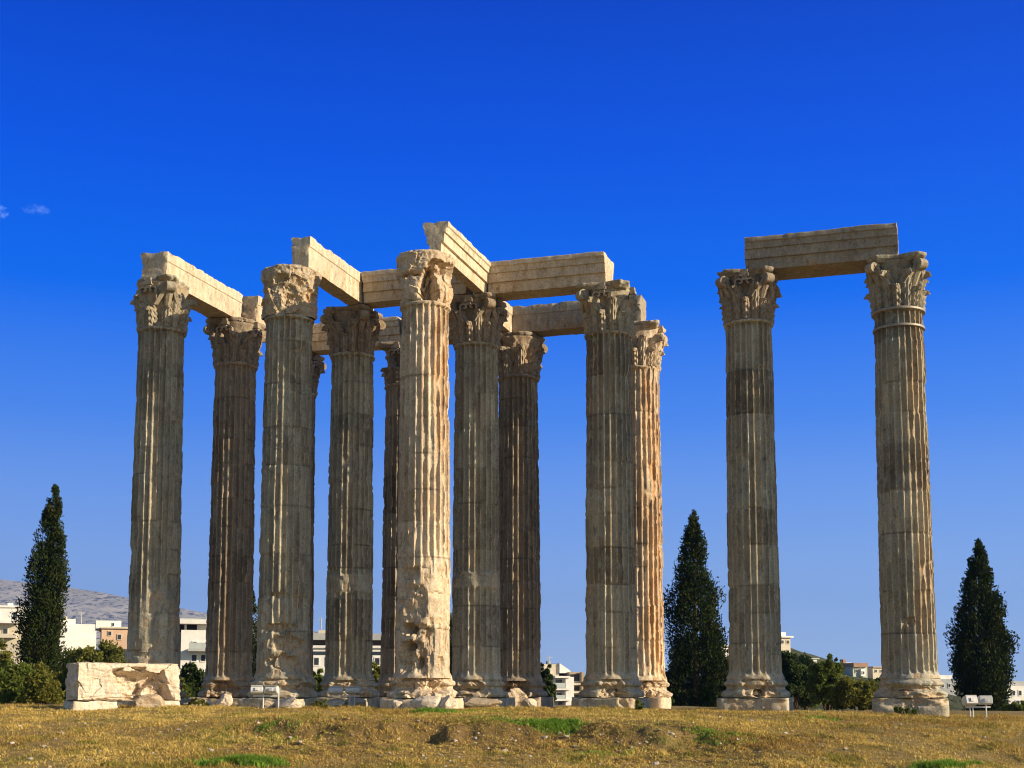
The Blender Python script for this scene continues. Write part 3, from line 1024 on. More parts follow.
def beam(p0, p1, off, prof, mat, seed, label, rough=.05, z=17.11, ext=(0, 0), tone=0.):
    """a stone beam between two plan points; off shifts it sideways (to the right when looking along it from p0 to p1)"""
    p0, p1 = Vector(p0), Vector(p1)
    d = (p1 - p0).normalized()
    nrm = Vector((d.y, -d.x))
    p0 = p0 + nrm * off - d * ext[0]
    p1 = p1 + nrm * off + d * ext[1]
    L = (p1 - p0).length
    pts = []
    pr = prof
    for i, a in enumerate(pr):
        b = pr[(i + 1) % len(pr)]
        m = max(1, int(math.dist(a, b) / .07))
        pts += [(a[0] + (b[0] - a[0]) * k / m, a[1] + (b[1] - a[1]) * k / m) for k in range(m)]
    pts = np.array(pts)
    n = len(pts)
    nl = int(L / .085)
    ends = 7
    ys = np.concatenate([np.zeros(ends), np.linspace(0, L, nl), np.full(ends, L)])
    sc = np.concatenate([np.linspace(.02, .96, ends), np.ones(nl), np.linspace(.96, .02, ends)])
    cz = .63
    P = pts[None] * np.ones((len(ys), 1, 1))
    Xo, Zo = P[..., 0] * sc[:, None], (P[..., 1] - cz) * sc[:, None] + cz
    Yo = np.repeat(ys[:, None], n, 1)
    sx, sy = p0.x + d.x * Yo + nrm.x * Xo, p0.y + d.y * Yo + nrm.y * Xo
    f1 = fbm(sx * 1.2, sy * 1.2, Zo * 1.6, seed, 5)
    f2 = fbm(sx * 3.1, sy * 3.1, Zo * 3.1, seed + 2, 4)
    dz = np.minimum(np.abs(Zo), np.abs(Zo - pts[:, 1].max()))
    dx = pts[:, 0].max() - np.abs(Xo)
    de = np.minimum(Yo, L - Yo)
    e1, e2, e3 = ss(.16, 0, dz), ss(.16, 0, dx), ss(.16, 0, de)
    edge = np.clip(e1 * e2 + e2 * e3 + e1 * e3, 0, 1)
    cut = rough * .75 * (np.clip(f1 + .05, 0, 1) * .25 + edge * .75 * np.clip(.6 * f1 + f2 * .5 + .6 * facet(sx * 2.2, sy * 2.2, Zo * 2.2, seed + 6) + .2, 0, 1.4) * 1.7) + .008 * f2 + rough * .25 * np.abs(f2) * e3
    topcut = rough * ss(.8, 1.0, Zo / pts[:, 1].max()) * (.35 * np.clip(f1, 0, 1.2) + 1.0 * np.clip(facet(sx * .9, sy * .9, Zo, seed + 5) - .35, 0, 1) + .25 * f2)
    cl = np.hypot(Xo, (Zo - cz)) + 1e-6
    Xn, Zn = Xo - Xo / cl * cut * sc[:, None], Zo - (Zo - cz) / cl * cut * sc[:, None] - topcut
    Yn = Yo + np.where(Yo < L / 2, 1, -1) * (cut * .9 * e3 + .06 * rough / .05 * np.clip(f1, 0, 1) * (de < .01))
    raw = ss(.03, .10, cut + topcut * .5)
    cx, cy = (p0.x + p1.x) / 2, (p0.y + p1.y) / 2
    V = np.stack([Xn, Yn - L / 2, Zn], -1)
    ru = .6 * ss(.1, .6, f1) * ss(.9, .4, Zo)
    o = mk('architrave_beam', V, grid_q(n, len(ys), True), mat, None, False, {'tone': tone, 'raw': raw.ravel(), 'rust': ru.ravel()})
    o.location = (cx, cy, z)
    o.rotation_euler = (0, 0, math.atan2(-d.x, d.y))
    for pl in o.data.polygons:
        pl.use_smooth = True
    o.data.set_sharp_from_angle(angle=R(38))
    tag(o, label, 'stone beam', 'stone beams lying on the columns')
    return o


BM, GB = M['beam'], M['greybeam']
beam(cpos(0, 0), cpos(0, 1), -.30, prof_plain(0.57), BM, 301, 'sunlit beam from the far left column back to the dark one behind it', .055, ext=(.25, .0), tone=.2)
beam(cpos(0, 1), cpos(0, 2), .25, prof_plain(0.58), BM, 302, 'short visible beam end beyond the leftmost sunlit beam, on the dark curly capital', .06, ext=(-.25, .3), tone=.1)
beam(cpos(1, 0), cpos(1, 1), .49, prof_plain(0.36), BM, 303, 'sunlit beam with rounded near end, lying behind the worn lumpy capital', .06, ext=(.15, .25), tone=.3)
beam(cpos(2, 0), cpos(2, 1), .42, prof_mould(0.26), BM, 304, 'highest sunlit moulded beam, running back from the pale column with the split capital', .035, ext=(.10, .15), tone=.45)
beam(cpos(1, 1), cpos(2, 1), .60, prof_mould(0.50), BM, 305, 'warm beam with a dark rough top edge, seen left of the pale split capital', .05, ext=(-.95, -.1))
beam(cpos(2, 1), cpos(3, 1), .10, prof_mould(0.62), BM, 306, 'long moulded warm beam with a bright right end, right of the highest beam', .03, ext=(-.72, .08))
beam(cpos(0, 2), cpos(1, 2), .0, prof_mould(0.50), BM, 307, 'far warm beam seen low between the lumpy capital and the column right of it', .04, ext=(.0, -.05))
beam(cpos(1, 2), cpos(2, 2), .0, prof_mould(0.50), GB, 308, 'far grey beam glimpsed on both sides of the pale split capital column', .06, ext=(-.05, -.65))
beam(cpos(2, 1), cpos(2, 2), -.50, prof_plain(0.36), BM, 309, 'small lit beam end above the curled worn capital of the far middle column', .05, ext=(-.9, -.3))
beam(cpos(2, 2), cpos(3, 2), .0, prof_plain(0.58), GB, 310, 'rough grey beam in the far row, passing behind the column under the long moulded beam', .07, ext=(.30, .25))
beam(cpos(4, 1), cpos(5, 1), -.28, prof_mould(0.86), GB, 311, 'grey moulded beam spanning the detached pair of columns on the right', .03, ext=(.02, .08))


# ------------------------------------------------------------------ fallen blocks and stones
def rock(size, seed, cuts=7, rough=.18, sub=4):
    """an angular broken stone (unit icosphere cut by planes and roughened)"""
    import bmesh
    bm = bmesh.new()
    bmesh.ops.create_icosphere(bm, subdivisions=sub, radius=1)
    V = np.array([v.co[:] for v in bm.verts])
    T = np.array([[v.index for v in f.verts] for f in bm.faces])
    bm.free()
    rs = np.random.default_rng(seed)
    for _ in range(cuts):
        nn = rs.normal(0, 1, 3)
        nn /= np.linalg.norm(nn)
        dd = rs.uniform(.55, .85)
        e = V @ nn - dd
        V = V - np.clip(e, 0, None)[:, None] * nn
    V = V * (1 + rough * .5 * facet(V[:, 0] * 1.7, V[:, 1] * 1.7, V[:, 2] * 1.7, seed))[:, None]
    V = V * (1 + rough * .6 * fbm(V[:, 0] * 1.6, V[:, 1] * 1.6, V[:, 2] * 1.6, seed, 5))[:, None]
    V = V / np.abs(V).max(0) * np.array(size)
    return V, T


def stone_block(px, py, Y, size, seed, label, mat='block', rz=0, cuts=7, rough=.14, name='stone_block', cat='stone block', group='loose stones by the columns'):
    V, T = rock(size, seed, cuts, rough)
    o = mk(name, V, None, M[mat], None, False, {'tone': rng.normal(0, .2), 'raw': .5, 'rust': 0}, T)
    p = at(px, py, Y)
    o.location = (p.x, Y, float(zg(p.x, Y)) + size[2] * .72)
    o.rotation_euler = (0, 0, rz)
    return tag(o, label, cat, group)


# the big broken block at the left, on two supports
YB = 45.5
pc = at(124, 690, YB)
gz = float(zg(pc.x, YB))
nu, nv = 150, 60
W2, H2, D2 = 1.78, 1.32, .62
top_z = at(126, 663, YB).z
H2 = top_z - gz - .30
BR = R(36)


def block_mesh():
    per = []                                # outline in plan, counterclockwise
    def seg(a, b, m):
        for k in range(m):
            per.append((a[0] + (b[0] - a[0]) * k / m, a[1] + (b[1] - a[1]) * k / m))
    seg((-W2, -D2), (W2, -D2), 150)
    seg((W2, -D2), (W2, D2), 40)
    seg((W2, D2), (-W2, D2), 80)
    seg((-W2, D2), (-W2, -D2), 40)
    per = np.array(per)
    n = len(per)
    zz = np.concatenate([np.zeros(4), np.linspace(0, H2, nv), np.full(4, H2)])
    sc = np.concatenate([[.02, .5, .8, .97], np.ones(nv), [.97, .8, .5, .02]])
    X = per[None, :, 0] * sc[:, None]
    Y = per[None, :, 1] * sc[:, None]
    Z = np.repeat(zz[:, None], n, 1)
    f1 = fbm(X * 1.1, Y * 1.1, Z * 1.6, 501, 5)
    f2 = fbm(X * 3, Y * 3, Z * 4, 502, 4)
    fa = facet(X * 1.9, Y * 1.9, Z * 2.1, 507)
    lay = np.abs(fbm(X * .7 + Z * .5, Y * .7, Z * 3.2, 503, 4)) * -1.6 + .4
    ex, ez = ss(W2 - .2, W2, np.abs(X)), ss(.2, 0, np.minimum(Z, H2 - Z))
    ey = ss(D2 - .2, D2, np.abs(Y))
    edge = np.clip(ex * ey + ey * ez + ex * ez, 0, 1)
    cut = .05 * np.clip(lay, -.4, 1) + .02 * f2 + .05 * np.clip(fa, 0, 1) + .10 * edge * np.clip(f1 + .35, 0, 1.3)
    frontm = (Y < -D2 * .9) * 1.0
    q = np.maximum(np.abs(X - .50 + .35 * (Z - .3)) / .85, (Z - .1) / (H2 * .72)) + .20 * fa + .14 * f1
    cav = ss(1.0, .8, q) * frontm
    cut2 = cav * (.50 + .22 * fa + .12 * f2)
    raw = np.clip(.35 + .5 * cav + .3 * edge, 0, 1)
    s1 = np.sign(X) * ex * (1 - 0)
    Xn = X - s1 * cut * .9
    Yn = Y - np.sign(Y) * ey * cut + cut2
    Zn = Z - np.where(Z > H2 / 2, 1, -1) * ez * cut * .8 + (Z > H2 * .9) * .06 * f1
    return np.stack([Xn, Yn, Zn], -1), grid_q(n, len(zz), True), raw.ravel()


V, Q, raw = block_mesh()
o = mk('marble_block', V, Q, M['block'], None, True, {'tone': .1, 'raw': raw, 'rust': 0})
o.location = (pc.x, YB, gz + .30)
o.rotation_euler = (0, 0, BR)
o.data.set_sharp_from_angle(angle=R(45))
tag(o, 'big cream marble block with a deep broken hollow, lying before the far left column', 'marble block')
for (u, hw, lab, sd_) in ((-1.1, .80, 'left flat stone under the big hollowed marble block', 61), (1.35, .58, 'right flat stone under the big hollowed marble block', 62)):
    p = slab(hw, .55, 0, .40, sd_, .05)
    o = mk('support_stone', p[0], p[1], M['block'], None, True, {'tone': .1, 'raw': p[2], 'rust': 0})
    o.location = (pc.x + u * math.cos(BR), YB + u * math.sin(BR) - .05, gz - .09)
    o.rotation_euler = (0, 0, BR)
    tag(o, lab, 'stone', 'supports of the big block')
stone_block(152, 700, 45.6, (.62, .3, .33), 63, 'dark rubble lump inside the hollow of the big marble block', 'pale', R(27))

stone_block(200, 700, 49.6, (.62, .4, .18), 71, 'low flat slab at the foot of the dark slender column', 'block')
stone_block(224, 698, 49.3, (.36, .3, .30), 72, 'pointed pale stone at the foot of the dark slender column, right of a low slab', 'block')
stone_block(291, 700, 46.6, (.46, .35, .27), 73, 'rounded pale stone right of the floodlight pair by the lumpy capital column', 'block')
stone_block(268, 703, 47.0, (.30, .25, .2), 74, 'small pale stone below the lamps of the leftmost floodlight pair', 'pale')
stone_block(335, 702, 49.6, (.42, .3, .2), 75, 'low pale stone under the left lamp of the middle floodlight pair', 'block')
stone_block(356, 701, 49.8, (.42, .3, .24), 76, 'pale stone right below the middle floodlight pair', 'block')
stone_block(397, 699, 46.4, (.22, .2, .22), 77, 'small round whitish stone left of the pale eaten away column', 'block', cuts=2)
stone_block(432, 700, 46.3, (.75, .5, .30), 78, 'long pale block under the front of the pale eaten away column', 'block', cuts=6, rough=.08)
stone_block(448, 700, 46.0, (.30, .3, .33), 79, 'cracked pale stone at the right corner of the pale eaten away column', 'block')
stone_block(475, 701, 51.0, (1.05, .5, .26), 80, 'broad flat stone slab at the foot of the grey column beside the pale one', 'column', cuts=6, rough=.08)
stone_block(519, 696, 56.0, (.62, .45, .50), 81, 'sunlit heap of rubble stone at the foot of the dark brown column', 'pale', rough=.30)
stone_block(530, 703, 55.0, (.35, .3, .25), 82, 'small pale stone right of the rubble heap of the dark brown column', 'block')
stone_block(640, 702, 55.6, (.40, .35, .38), 83, 'upright broken pale stone at the foot of the orange streaked column', 'block')

# small stones lying in the dry grass
spots = [(185, 727), (178, 731), (196, 722), (258, 724), (160, 733), (232, 738), (300, 745), (352, 737), (398, 741), (478, 738), (475, 741), (512, 739),
         (560, 737), (566, 739), (545, 739), (600, 735), (425, 760), (600, 765), (100, 752), (43, 748), (20, 727), (62, 735), (85, 724), (660, 734), (672, 736), (668, 733),
         (737, 741), (720, 745), (655, 765), (845, 750), (895, 728), (752, 722), (720, 718), (985, 738), (700, 750), (330, 735), (290, 740), (128, 741), (145, 720),
         (505, 752), (455, 742), (530, 757), (575, 748), (640, 745), (785, 735), (30, 760), (12, 744), (210, 752), (380, 757), (620, 755)]


def ground_hit(px, py):
    for Y in np.arange(25, 60, .1):
        p = at(px, py, float(Y))
        if p.z <= float(zg(p.x, Y)):
            return p
    return at(px, py, 45)


protos = []
for k in range(5):
    V, T = rock((.11, .08, .055), 900 + k, 9, .3, 3)
    protos.append(mk('small_stone', V, None, M['stone'], None, False, None, T))
rs = np.random.default_rng(5)
extra = [(rs.uniform(0, 1024), rs.uniform(722, 768)) for _ in range(45)]
extra += [(rs.uniform(240, 680), rs.uniform(732, 768)) for _ in range(40)]
for i, (px, py) in enumerate(spots + extra):
    o = protos[i] if i < 5 else protos[i % 5].copy()
    if i >= 5:
        COL.objects.link(o)
    p = ground_hit(px, py)
    s = rs.uniform(.35, .95) if i < len(spots) else rs.uniform(.2, .5)
    o.location = (p.x, p.y, float(zg(p.x, p.y)) + .03 * s)
    o.rotation_euler = (rs.uniform(-.3, .3), rs.uniform(-.3, .3), rs.uniform(0, 6.28))
    o.scale = (s, s, s)
    tag(o, 'small pale stone lying loose in the dry grass of the foreground', 'stone', 'small stones scattered in the dry grass')


# ------------------------------------------------------------------ floodlights
def lamp_head(par, mx_, w, h, d, tilt, z, yaw, sq):
    """rounded housing closed by ribbed end caps, with a lid and a glass front"""
    mb = MB()
    n = 28
    t = np.linspace(0, 2 * math.pi, n, endpoint=False)
    k = 1 / (np.abs(np.cos(t)) ** sq + np.abs(np.sin(t)) ** sq) ** (1 / sq)
    V = []
    for x, f in ((-w, .02), (-w, .82), (-w * .97, .9), (-w * .90, .9), (-w * .88, 1), (w * .88, 1), (w * .90, .9), (w * .97, .9), (w, .82), (w, .02)):
        V += [(x, d * f * kk * math.cos(a), h * f * kk * math.sin(a)) for kk, a in zip(k, t)]
    mb.add(V, grid_q(n, 10, True))
    mb.box((-w * .9, -d * .9, h * .98), (w * .9, d * .7, h * 1.10))
    mb.box((-w * .25, -d * 1.25, -h * .4), (w * .25, -d * .9, h * .4))
    o = mb.build('lamp_housing', M['metal'], par, True)
    o.data.set_sharp_from_angle(angle=R(40))
    o.location = (mx_, 0, z)
    o.rotation_euler = (tilt, 0, yaw)
    MB().box((-w * .8, d * .97, -h * .6), (w * .8, d * 1.04, h * .6)).build('lamp_glass', M['glass'], o)
    return o


def floodlight(px0, px1, py, Y, label, sz=(.33, .13, .16), tilt=-.3, posts=(-.1, .95), yaw=0.12, sq=2.6):
    p = at((px0 + px1) / 2, py, Y)
    g0 = float(zg(p.x, Y))
    t = thing('floodlight', label, 'floodlight', (p.x, Y, g0), 0, 'floodlights on the ground by the columns')
    half = (px1 - px0) / 2 / F * Y
    z = p.z - g0
    lamp_head(t, -half * .52, half * .44, sz[1], sz[2], tilt, z, yaw, sq)
    lamp_head(t, half * .52, half * .44, sz[1] * .95, sz[2], tilt * .3, z + .02, -yaw, sq)
    for q in posts:
        mb = MB().tube([(q * half, .05, -.1), (q * half, .05, z - .05)], .028)
        mb.box((q * half - .10, -.05, -.02), (q * half + .10, .15, .03))
        mb.build('post', M['metal'], t)
    MB().box((-half * .8, .03, z - sz[1] - .08), (half * .9, .09, z - sz[1] - .03)).build('crossbar', M['metal'], t)


floodlight(250, 279, 690.5, 46.2, 'pair of white floodlights before the column with the worn lumpy capital')
floodlight(328, 361, 691, 49.2, 'pair of white floodlights before the column with a smooth band', posts=(.3, .6))
floodlight(963, 992, 701, 46.0, 'pair of white box floodlights in front of the right cypress tree', sz=(.33, .15, .17), posts=(-.5, -.3, .6), sq=7)


# ------------------------------------------------------------------ vegetation
def leaves(P, D, size, tint, asp=.5):
    """one rhombic leaf face per point: P centre, D growth direction"""
    n = len(P)
    D = D / (np.linalg.norm(D, axis=1, keepdims=True) + 1e-9)
    rnd = rng.normal(0, 1, (n, 3))
    Sd = np.cross(D, rnd)
    Sd /= (np.linalg.norm(Sd, axis=1, keepdims=True) + 1e-9)
    s = (size * rng.uniform(.6, 1.4, n))[:, None]
    V = np.stack([P - D * s, P + Sd * s * asp, P + D * s, P - Sd * s * asp], 1).reshape(-1, 3)
    Q = np.arange(n * 4).reshape(-1, 4)
    return V, Q, np.repeat(tint, 4)


def cypress(px, ytop, ybase, pw, Y, label, seed, n=30000, lean=0, prof=None, mat='cypress'):
    rs = np.random.default_rng(seed)
    b = at(px, ybase, Y)
    tp = at(px, ytop, Y)
    g0 = float(zg(b.x, Y))
    H = tp.z - g0
    Rm = pw / 2 / F * Y
    t = thing('cypress_tree', label, 'tree', (b.x, Y, g0), 0, 'tall dark cypress trees')
    prof = prof or [(0, .55), (.08, .85), (.2, 1.0), (.4, .88), (.6, .64), (.8, .36), (.93, .15), (1, .02)]
    hp, rp = [q[0] for q in prof], [q[1] for q in prof]
    # sprays: many upright tufts, each a clump of small leaf faces
    m = n // 60
    h = rs.random(m) ** 1.15
    keep = rs.random(m) < np.interp(h, hp, rp) * .85 + .18
    h = h[keep]
    m = len(h)
    a = rs.uniform(0, 2 * math.pi, m)
    env = np.interp(h, hp, rp) * Rm * (1.0 + .42 * fbm(np.cos(a) * 1.9, np.sin(a) * 1.9, h * 11, seed, 3) + .10 * fbm(np.cos(a) * 4, np.sin(a) * 4, h * 20, seed + 1, 2))
    rr = env * np.sqrt(rs.uniform(.12, 1.0, m))
    gap = fbm(np.cos(a) * 2.2, np.sin(a) * 2.2, h * 13, seed + 8, 2) > -.52
    a, h, rr, env, m = a[gap], h[gap], rr[gap], env[gap], int(gap.sum())
    C = np.stack([rr * np.cos(a) + lean * h * Rm, rr * np.sin(a), .25 + h * (H - .45)], -1)
    k = 60
    P = np.repeat(C, k, 0)
    sp = np.repeat(np.interp(h, [0, .6, 1], [1, .8, .35]), k)[:, None] * (.05 * Rm + .13)
    off = np.clip(rs.normal(0, 1, (len(P), 3)), -1.7, 1.7) * np.array([1, 1, 1.9]) * sp
    P = P + off
    out = np.stack([np.cos(np.repeat(a, k)), np.sin(np.repeat(a, k)), np.full(len(P), 1.3)], -1) + rs.normal(0, .55, (len(P), 3))
    tint = np.clip(np.repeat(rs.random(m), k) * .7 + rs.random(len(P)) * .3, 0, 1)
    P[:, 2] = np.clip(P[:, 2], .05, None)
    V, Q, tn = leaves(P, out, .085, tint, .5)
    mk('crown', V, Q, M[mat], t, False, {'tint': tn})
    mb = MB().tube([(0, 0, -.2), (0, 0, H * .3), (lean * .5 * Rm, 0, H * .6), (lean * Rm, 0, H * .96)], [Rm * .13, Rm * .10, Rm * .06, .02], 10)
    for i in range(14):
        hh = rs.uniform(.08, .7)
        aa = rs.uniform(0, 6.28)
        e = np.interp(hh + .1, hp, rp) * Rm * .7
        mb.tube([(0, 0, hh * H), (e * .6 * math.cos(aa), e * .6 * math.sin(aa), hh * H + .05 * H), (e * math.cos(aa), e * math.sin(aa), hh * H + .12 * H)], [Rm * .04, Rm * .025, .01], 6)
    mb.build('trunk', M['bark'], t, True)
    return t


def bush(x0, x1, ytop, ybase, Y, label, seed, mat='shrub', n=9000, size=.11, name='shrub', cat='shrub', group='shrubs behind the ruin', depth=None, blobs=85):
    rs = np.random.default_rng(seed)
    b = at((x0 + x1) / 2, ybase, Y)
    g0 = min(float(zg(b.x, Y)), b.z)
    H = at((x0 + x1) / 2, ytop, Y).z - g0
    Rm = (x1 - x0) / 2 / F * Y
    dp = depth or Rm * .8
    t = thing(name, label, cat, (b.x, Y, g0), 0, group)
    Cs, Rr = [], []
    for i in range(blobs):
        a, q = rs.uniform(0, 6.28), math.sqrt(rs.random())
        topf = (1 - .50 * q ** 2.6) * (.78 + .30 * float(fbm(q * math.cos(a) * 2.2, q * math.sin(a) * 2.2, 0, seed, 3)) + .10)
        hh = max(.08, topf * rs.uniform(.12, 1.0) ** .7)
        Cs.append((q * .88 * Rm * math.cos(a), q * .88 * dp * math.sin(a), min(hh, 1.0) * H * .95))
        Rr.append(rs.uniform(.09, .22) * min(H * .7, Rm))
    Cs, Rr = np.array(Cs), np.array(Rr)
    Cs[:, 2] *= .90 * H / (Cs[:, 2] + Rr * .6).max()
    idx = rs.choice(blobs, n, p=Rr ** 2 / (Rr ** 2).sum())
    D = rs.normal(0, 1, (n, 3))
    D /= np.linalg.norm(D, axis=1, keepdims=True)
    rad = Rr[idx] * rs.uniform(.25, 1.35, n) ** .8
    P = Cs[idx] + D * (rad * (1 + .35 * fbm(D[:, 0] * 2 + idx, D[:, 1] * 2, D[:, 2] * 2, seed, 3)))[:, None]
    P[:, 2] = np.clip(P[:, 2], .03, H * 1.04)
    tint = np.clip(rs.random(blobs)[idx] * .6 + rs.random(n) * .4, 0, 1)
    V, Q, tn = leaves(P, D + rs.normal(0, .6, (n, 3)) + np.array([0, 0, .3]), size, tint, .55)
    mk('foliage', V, Q, M[mat], t, False, {'tint': tn})
    mb = MB()
    for i in range(7):
        c = Cs[rs.integers(0, blobs)]
        s0 = rs.uniform(-.12, .12, 2) * Rm
        mb.tube([(s0[0], s0[1], -.2), (c[0] * .5, c[1] * .5, c[2] * .55), tuple(c)], [.05 * min(1, H / 3) + .02, .035, .012], 6)
    mb.build('stem', M['bark'], t, True)
    return t


cypress(37, 484, 704, 46, 84, 'tall dark cypress at the far left before the bare mountain', 31, lean=.46,
        prof=[(0, .60), (.1, .90), (.25, 1.0), (.42, .92), (.55, .80), (.7, .60), (.85, .34), (.95, .18), (1, .04)], n=60000)
cypress(696, 510, 706, 60, 84, 'dark cypress just left of the detached pair of columns', 32,
        prof=[(0, .80), (.08, .98), (.25, 1.0), (.45, .86), (.58, .74), (.72, .50), (.85, .34), (.95, .16), (1, .03)], n=64000)
cypress(984, 539, 712, 58, 80, 'dark cypress at the right edge behind the white box floodlights', 33,
        prof=[(0, .55), (.1, .86), (.22, .98), (.4, .92), (.55, .76), (.7, .56), (.85, .36), (.95, .16), (1, .03)], n=64000)
cypress(250, 590, 706, 30, 92, 'narrow dark cypress glimpsed in the slit left of the lumpy capital column', 34, n=14000)
cypress(449, 610, 706, 22, 92, 'narrow dark cypress glimpsed just right of the pale eaten away column', 35, n=12000)

bush(-22, 30, 655, 706, 66, 'yellow green rounded bush at the left edge', 41, 'shrub', 26000, .08)
bush(20, 62, 668, 706, 64, 'low olive bush right in front of the left cypress', 42, 'shrub2', 18000, .08)
bush(58, 132, 634, 690, 110, 'broad ivy green tree below the peach house', 43, 'shrub2', 22000, .14, 'broad_tree', 'tree', 'trees behind the ruin')
bush(-12, 74, 662, 706, 70, 'broad yellow green bush filling the ground around the left cypress', 61, 'shrub2', 26000, .08)
bush(52, 84, 660, 704, 68, 'small green bush left of the big hollowed marble block', 44, 'shrub', 9000, .085)
bush(-30, 24, 636, 690, 105, 'light green tree below the white house at the left edge', 45, 'shrub2', 12000, .15, 'broad_tree', 'tree', 'trees behind the ruin')
bush(172, 214, 661, 704, 72, 'dark bush between the far left column and the dark slender one', 46, 'darkleaf', 9000, .10)
bush(172, 190, 676, 704, 62, 'small light green bush right behind the marble block', 47, 'shrub', 5000, .08)
bush(306, 334, 666, 704, 74, 'green bush left of the column with a smooth band', 48, 'shrub', 7000, .10)
bush(364, 392, 660, 704, 74, 'yellow green bush right of the column with a smooth band', 49, 'shrub2', 7000, .10)
bush(536, 556, 660, 706, 92, 'dark little tree before the balconied apartment house', 50, 'darkleaf', 8000, .12, 'broad_tree', 'tree', 'trees behind the ruin')
bush(764, 818, 647, 706, 80, 'dark green bushy tree touching the left column of the detached pair', 51, 'darkleaf', 34000, .085, 'broad_tree', 'tree', 'trees behind the ruin')
bush(808, 848, 649, 706, 74, 'tallest mid green bushy tree between the detached pair of columns', 52, 'shrub', 34000, .085, 'broad_tree', 'tree', 'trees behind the ruin')
bush(788, 826, 662, 706, 86, 'mid green bush between two taller trees of the detached pair gap', 60, 'shrub', 16000, .09)
bush(776, 822, 651, 700, 120, 'dark wooded clump on the rise below the cream tower house', 62, 'darkleaf', 22000, .13, 'broad_tree', 'tree', 'trees behind the ruin')
bush(830, 886, 676, 706, 70, 'olive bush right of the tallest bushy tree between the pair of columns', 53, 'shrub2', 24000, .08)
bush(852, 894, 677, 706, 80, 'dark bush touching the left side of the rightmost column', 54, 'darkleaf', 9000, .10)
bush(826, 842, 651, 672, 150, 'distant dark tree crown in front of the white far houses', 55, 'darkleaf', 7000, .2, 'broad_tree', 'tree', 'trees behind the ruin')
bush(715, 738, 655, 706, 84, 'dark bush between the middle cypress and the detached pair', 56, 'darkleaf', 7000, .11)
bush(1002, 1034, 700, 712, 72, 'low green hedge at the right edge', 57, 'shrub', 5000, .08)
bush(640, 676, 694, 706, 76, 'low dark bush at the foot of the middle cypress', 58, 'darkleaf', 4000, .09)
bush(925, 950, 700, 714, 60, 'small green weed bush beside the foot of the rightmost column', 59, 'shrub', 2500, .06)
for k, (x, y, w) in enumerate(((905, 711, 26), (640, 704, 10), (320, 704, 18), (195, 702, 30))):
    bush(x - w / 2, x + w / 2, y - 5, y + 6, 46.5, ('tuft of green weeds at the foot of the rightmost column', 'tiny green weed before the orange streaked column',
         'pale weeds between the two floodlight pairs', 'yellowish weeds before the dark slender column')[k], 150 + k, 'shrub' if k < 2 else 'shrub2', 1500, .045, 'weed_tuft', 'weeds', 'weeds at the column feet', blobs=14)


# grass: one sheet of blades, green patches apart
def blades(X, Y, hgt, tint, wid=.012, lean=.6):
    n = len(X)
    Z = zg(X, Y)
    a = rng.uniform(0, 2 * math.pi, n)
    l = rng.uniform(.1, lean, n) * hgt
    b = a + rng.normal(math.pi / 2, .5, n)
    P = np.stack([X, Y, Z - .01], -1)
    side = np.stack([np.cos(a), np.sin(a), np.zeros(n)], -1) * (wid * rng.uniform(.6, 1.4, n))[:, None]
    mid = P + np.stack([np.cos(b) * l * .4, np.sin(b) * l * .4, hgt * .6], -1)
    tip = P + np.stack([np.cos(b) * l * 1.2, np.sin(b) * l * 1.2, hgt], -1)
    V = np.stack([P - side, P + side, mid + side * .7, mid - side * .7, tip], 1).reshape(-1, 3)
    i = np.arange(n)[:, None] * 5
    return V, i + np.array([[0, 1, 2, 3]]), i + np.array([[3, 2, 4]]), np.repeat(tint, 5)


n = 950000
gxx, gyy = rng.uniform(-22, 22, n), 26 + 26 * rng.random(n) ** 1.1
ok = (np.abs(gxx) < gyy * .40 + 3)
gxx, gyy = gxx[ok], gyy[ok]
patch = fbm(gxx * .8, gyy * .8, 0, 91, 4)
soil = soil_mask(gxx, gyy)
ok = rng.random(len(gxx)) < np.clip(.62 + 1.0 * patch, .22, 1) * (1 - .45 * soil)
gxx, gyy, patch = gxx[ok], gyy[ok], patch[ok]
big = fbm(gxx * .25, gyy * .25, 0, 92, 3)
tuft = np.clip(fbm(gxx * 5, gyy * 5, 0, 94, 2), -.6, 1)
hh = rng.uniform(.02, .06, len(gxx)) * (1 + .8 * np.clip(patch, 0, 1)) * (1 + .8 * tuft)
hh = hh * (1 + .5 * ss(43.5, 46.5, gyy) * rng.random(len(gxx)))
m_ = 170000
lx, ly = rng.uniform(-9, 9, m_), rng.uniform(29, 38, m_)
ok = rng.random(m_) < .25 + soil_mask(lx, ly)
lx, ly = lx[ok], ly[ok]
gxx, gyy = np.concatenate([gxx, lx]), np.concatenate([gyy, ly])
patch = np.concatenate([patch, rng.uniform(-1.3, .6, len(lx))])
hh = np.concatenate([hh, rng.uniform(.012, .04, len(lx))])
V, Q, T, tn = blades(gxx, gyy, hh, np.clip(.5 + .35 * patch + .55 * fbm(gxx * .3, gyy * .3, 0, 95, 3) + rng.normal(0, .25, len(gxx)), 0, 1), lean=1.1)
tag(mk('dry_grass', V, Q, M['grass'], None, False, {'tint': tn}, T), 'short dry straw coloured grass covering the foreground', 'grass', None, 'stuff')

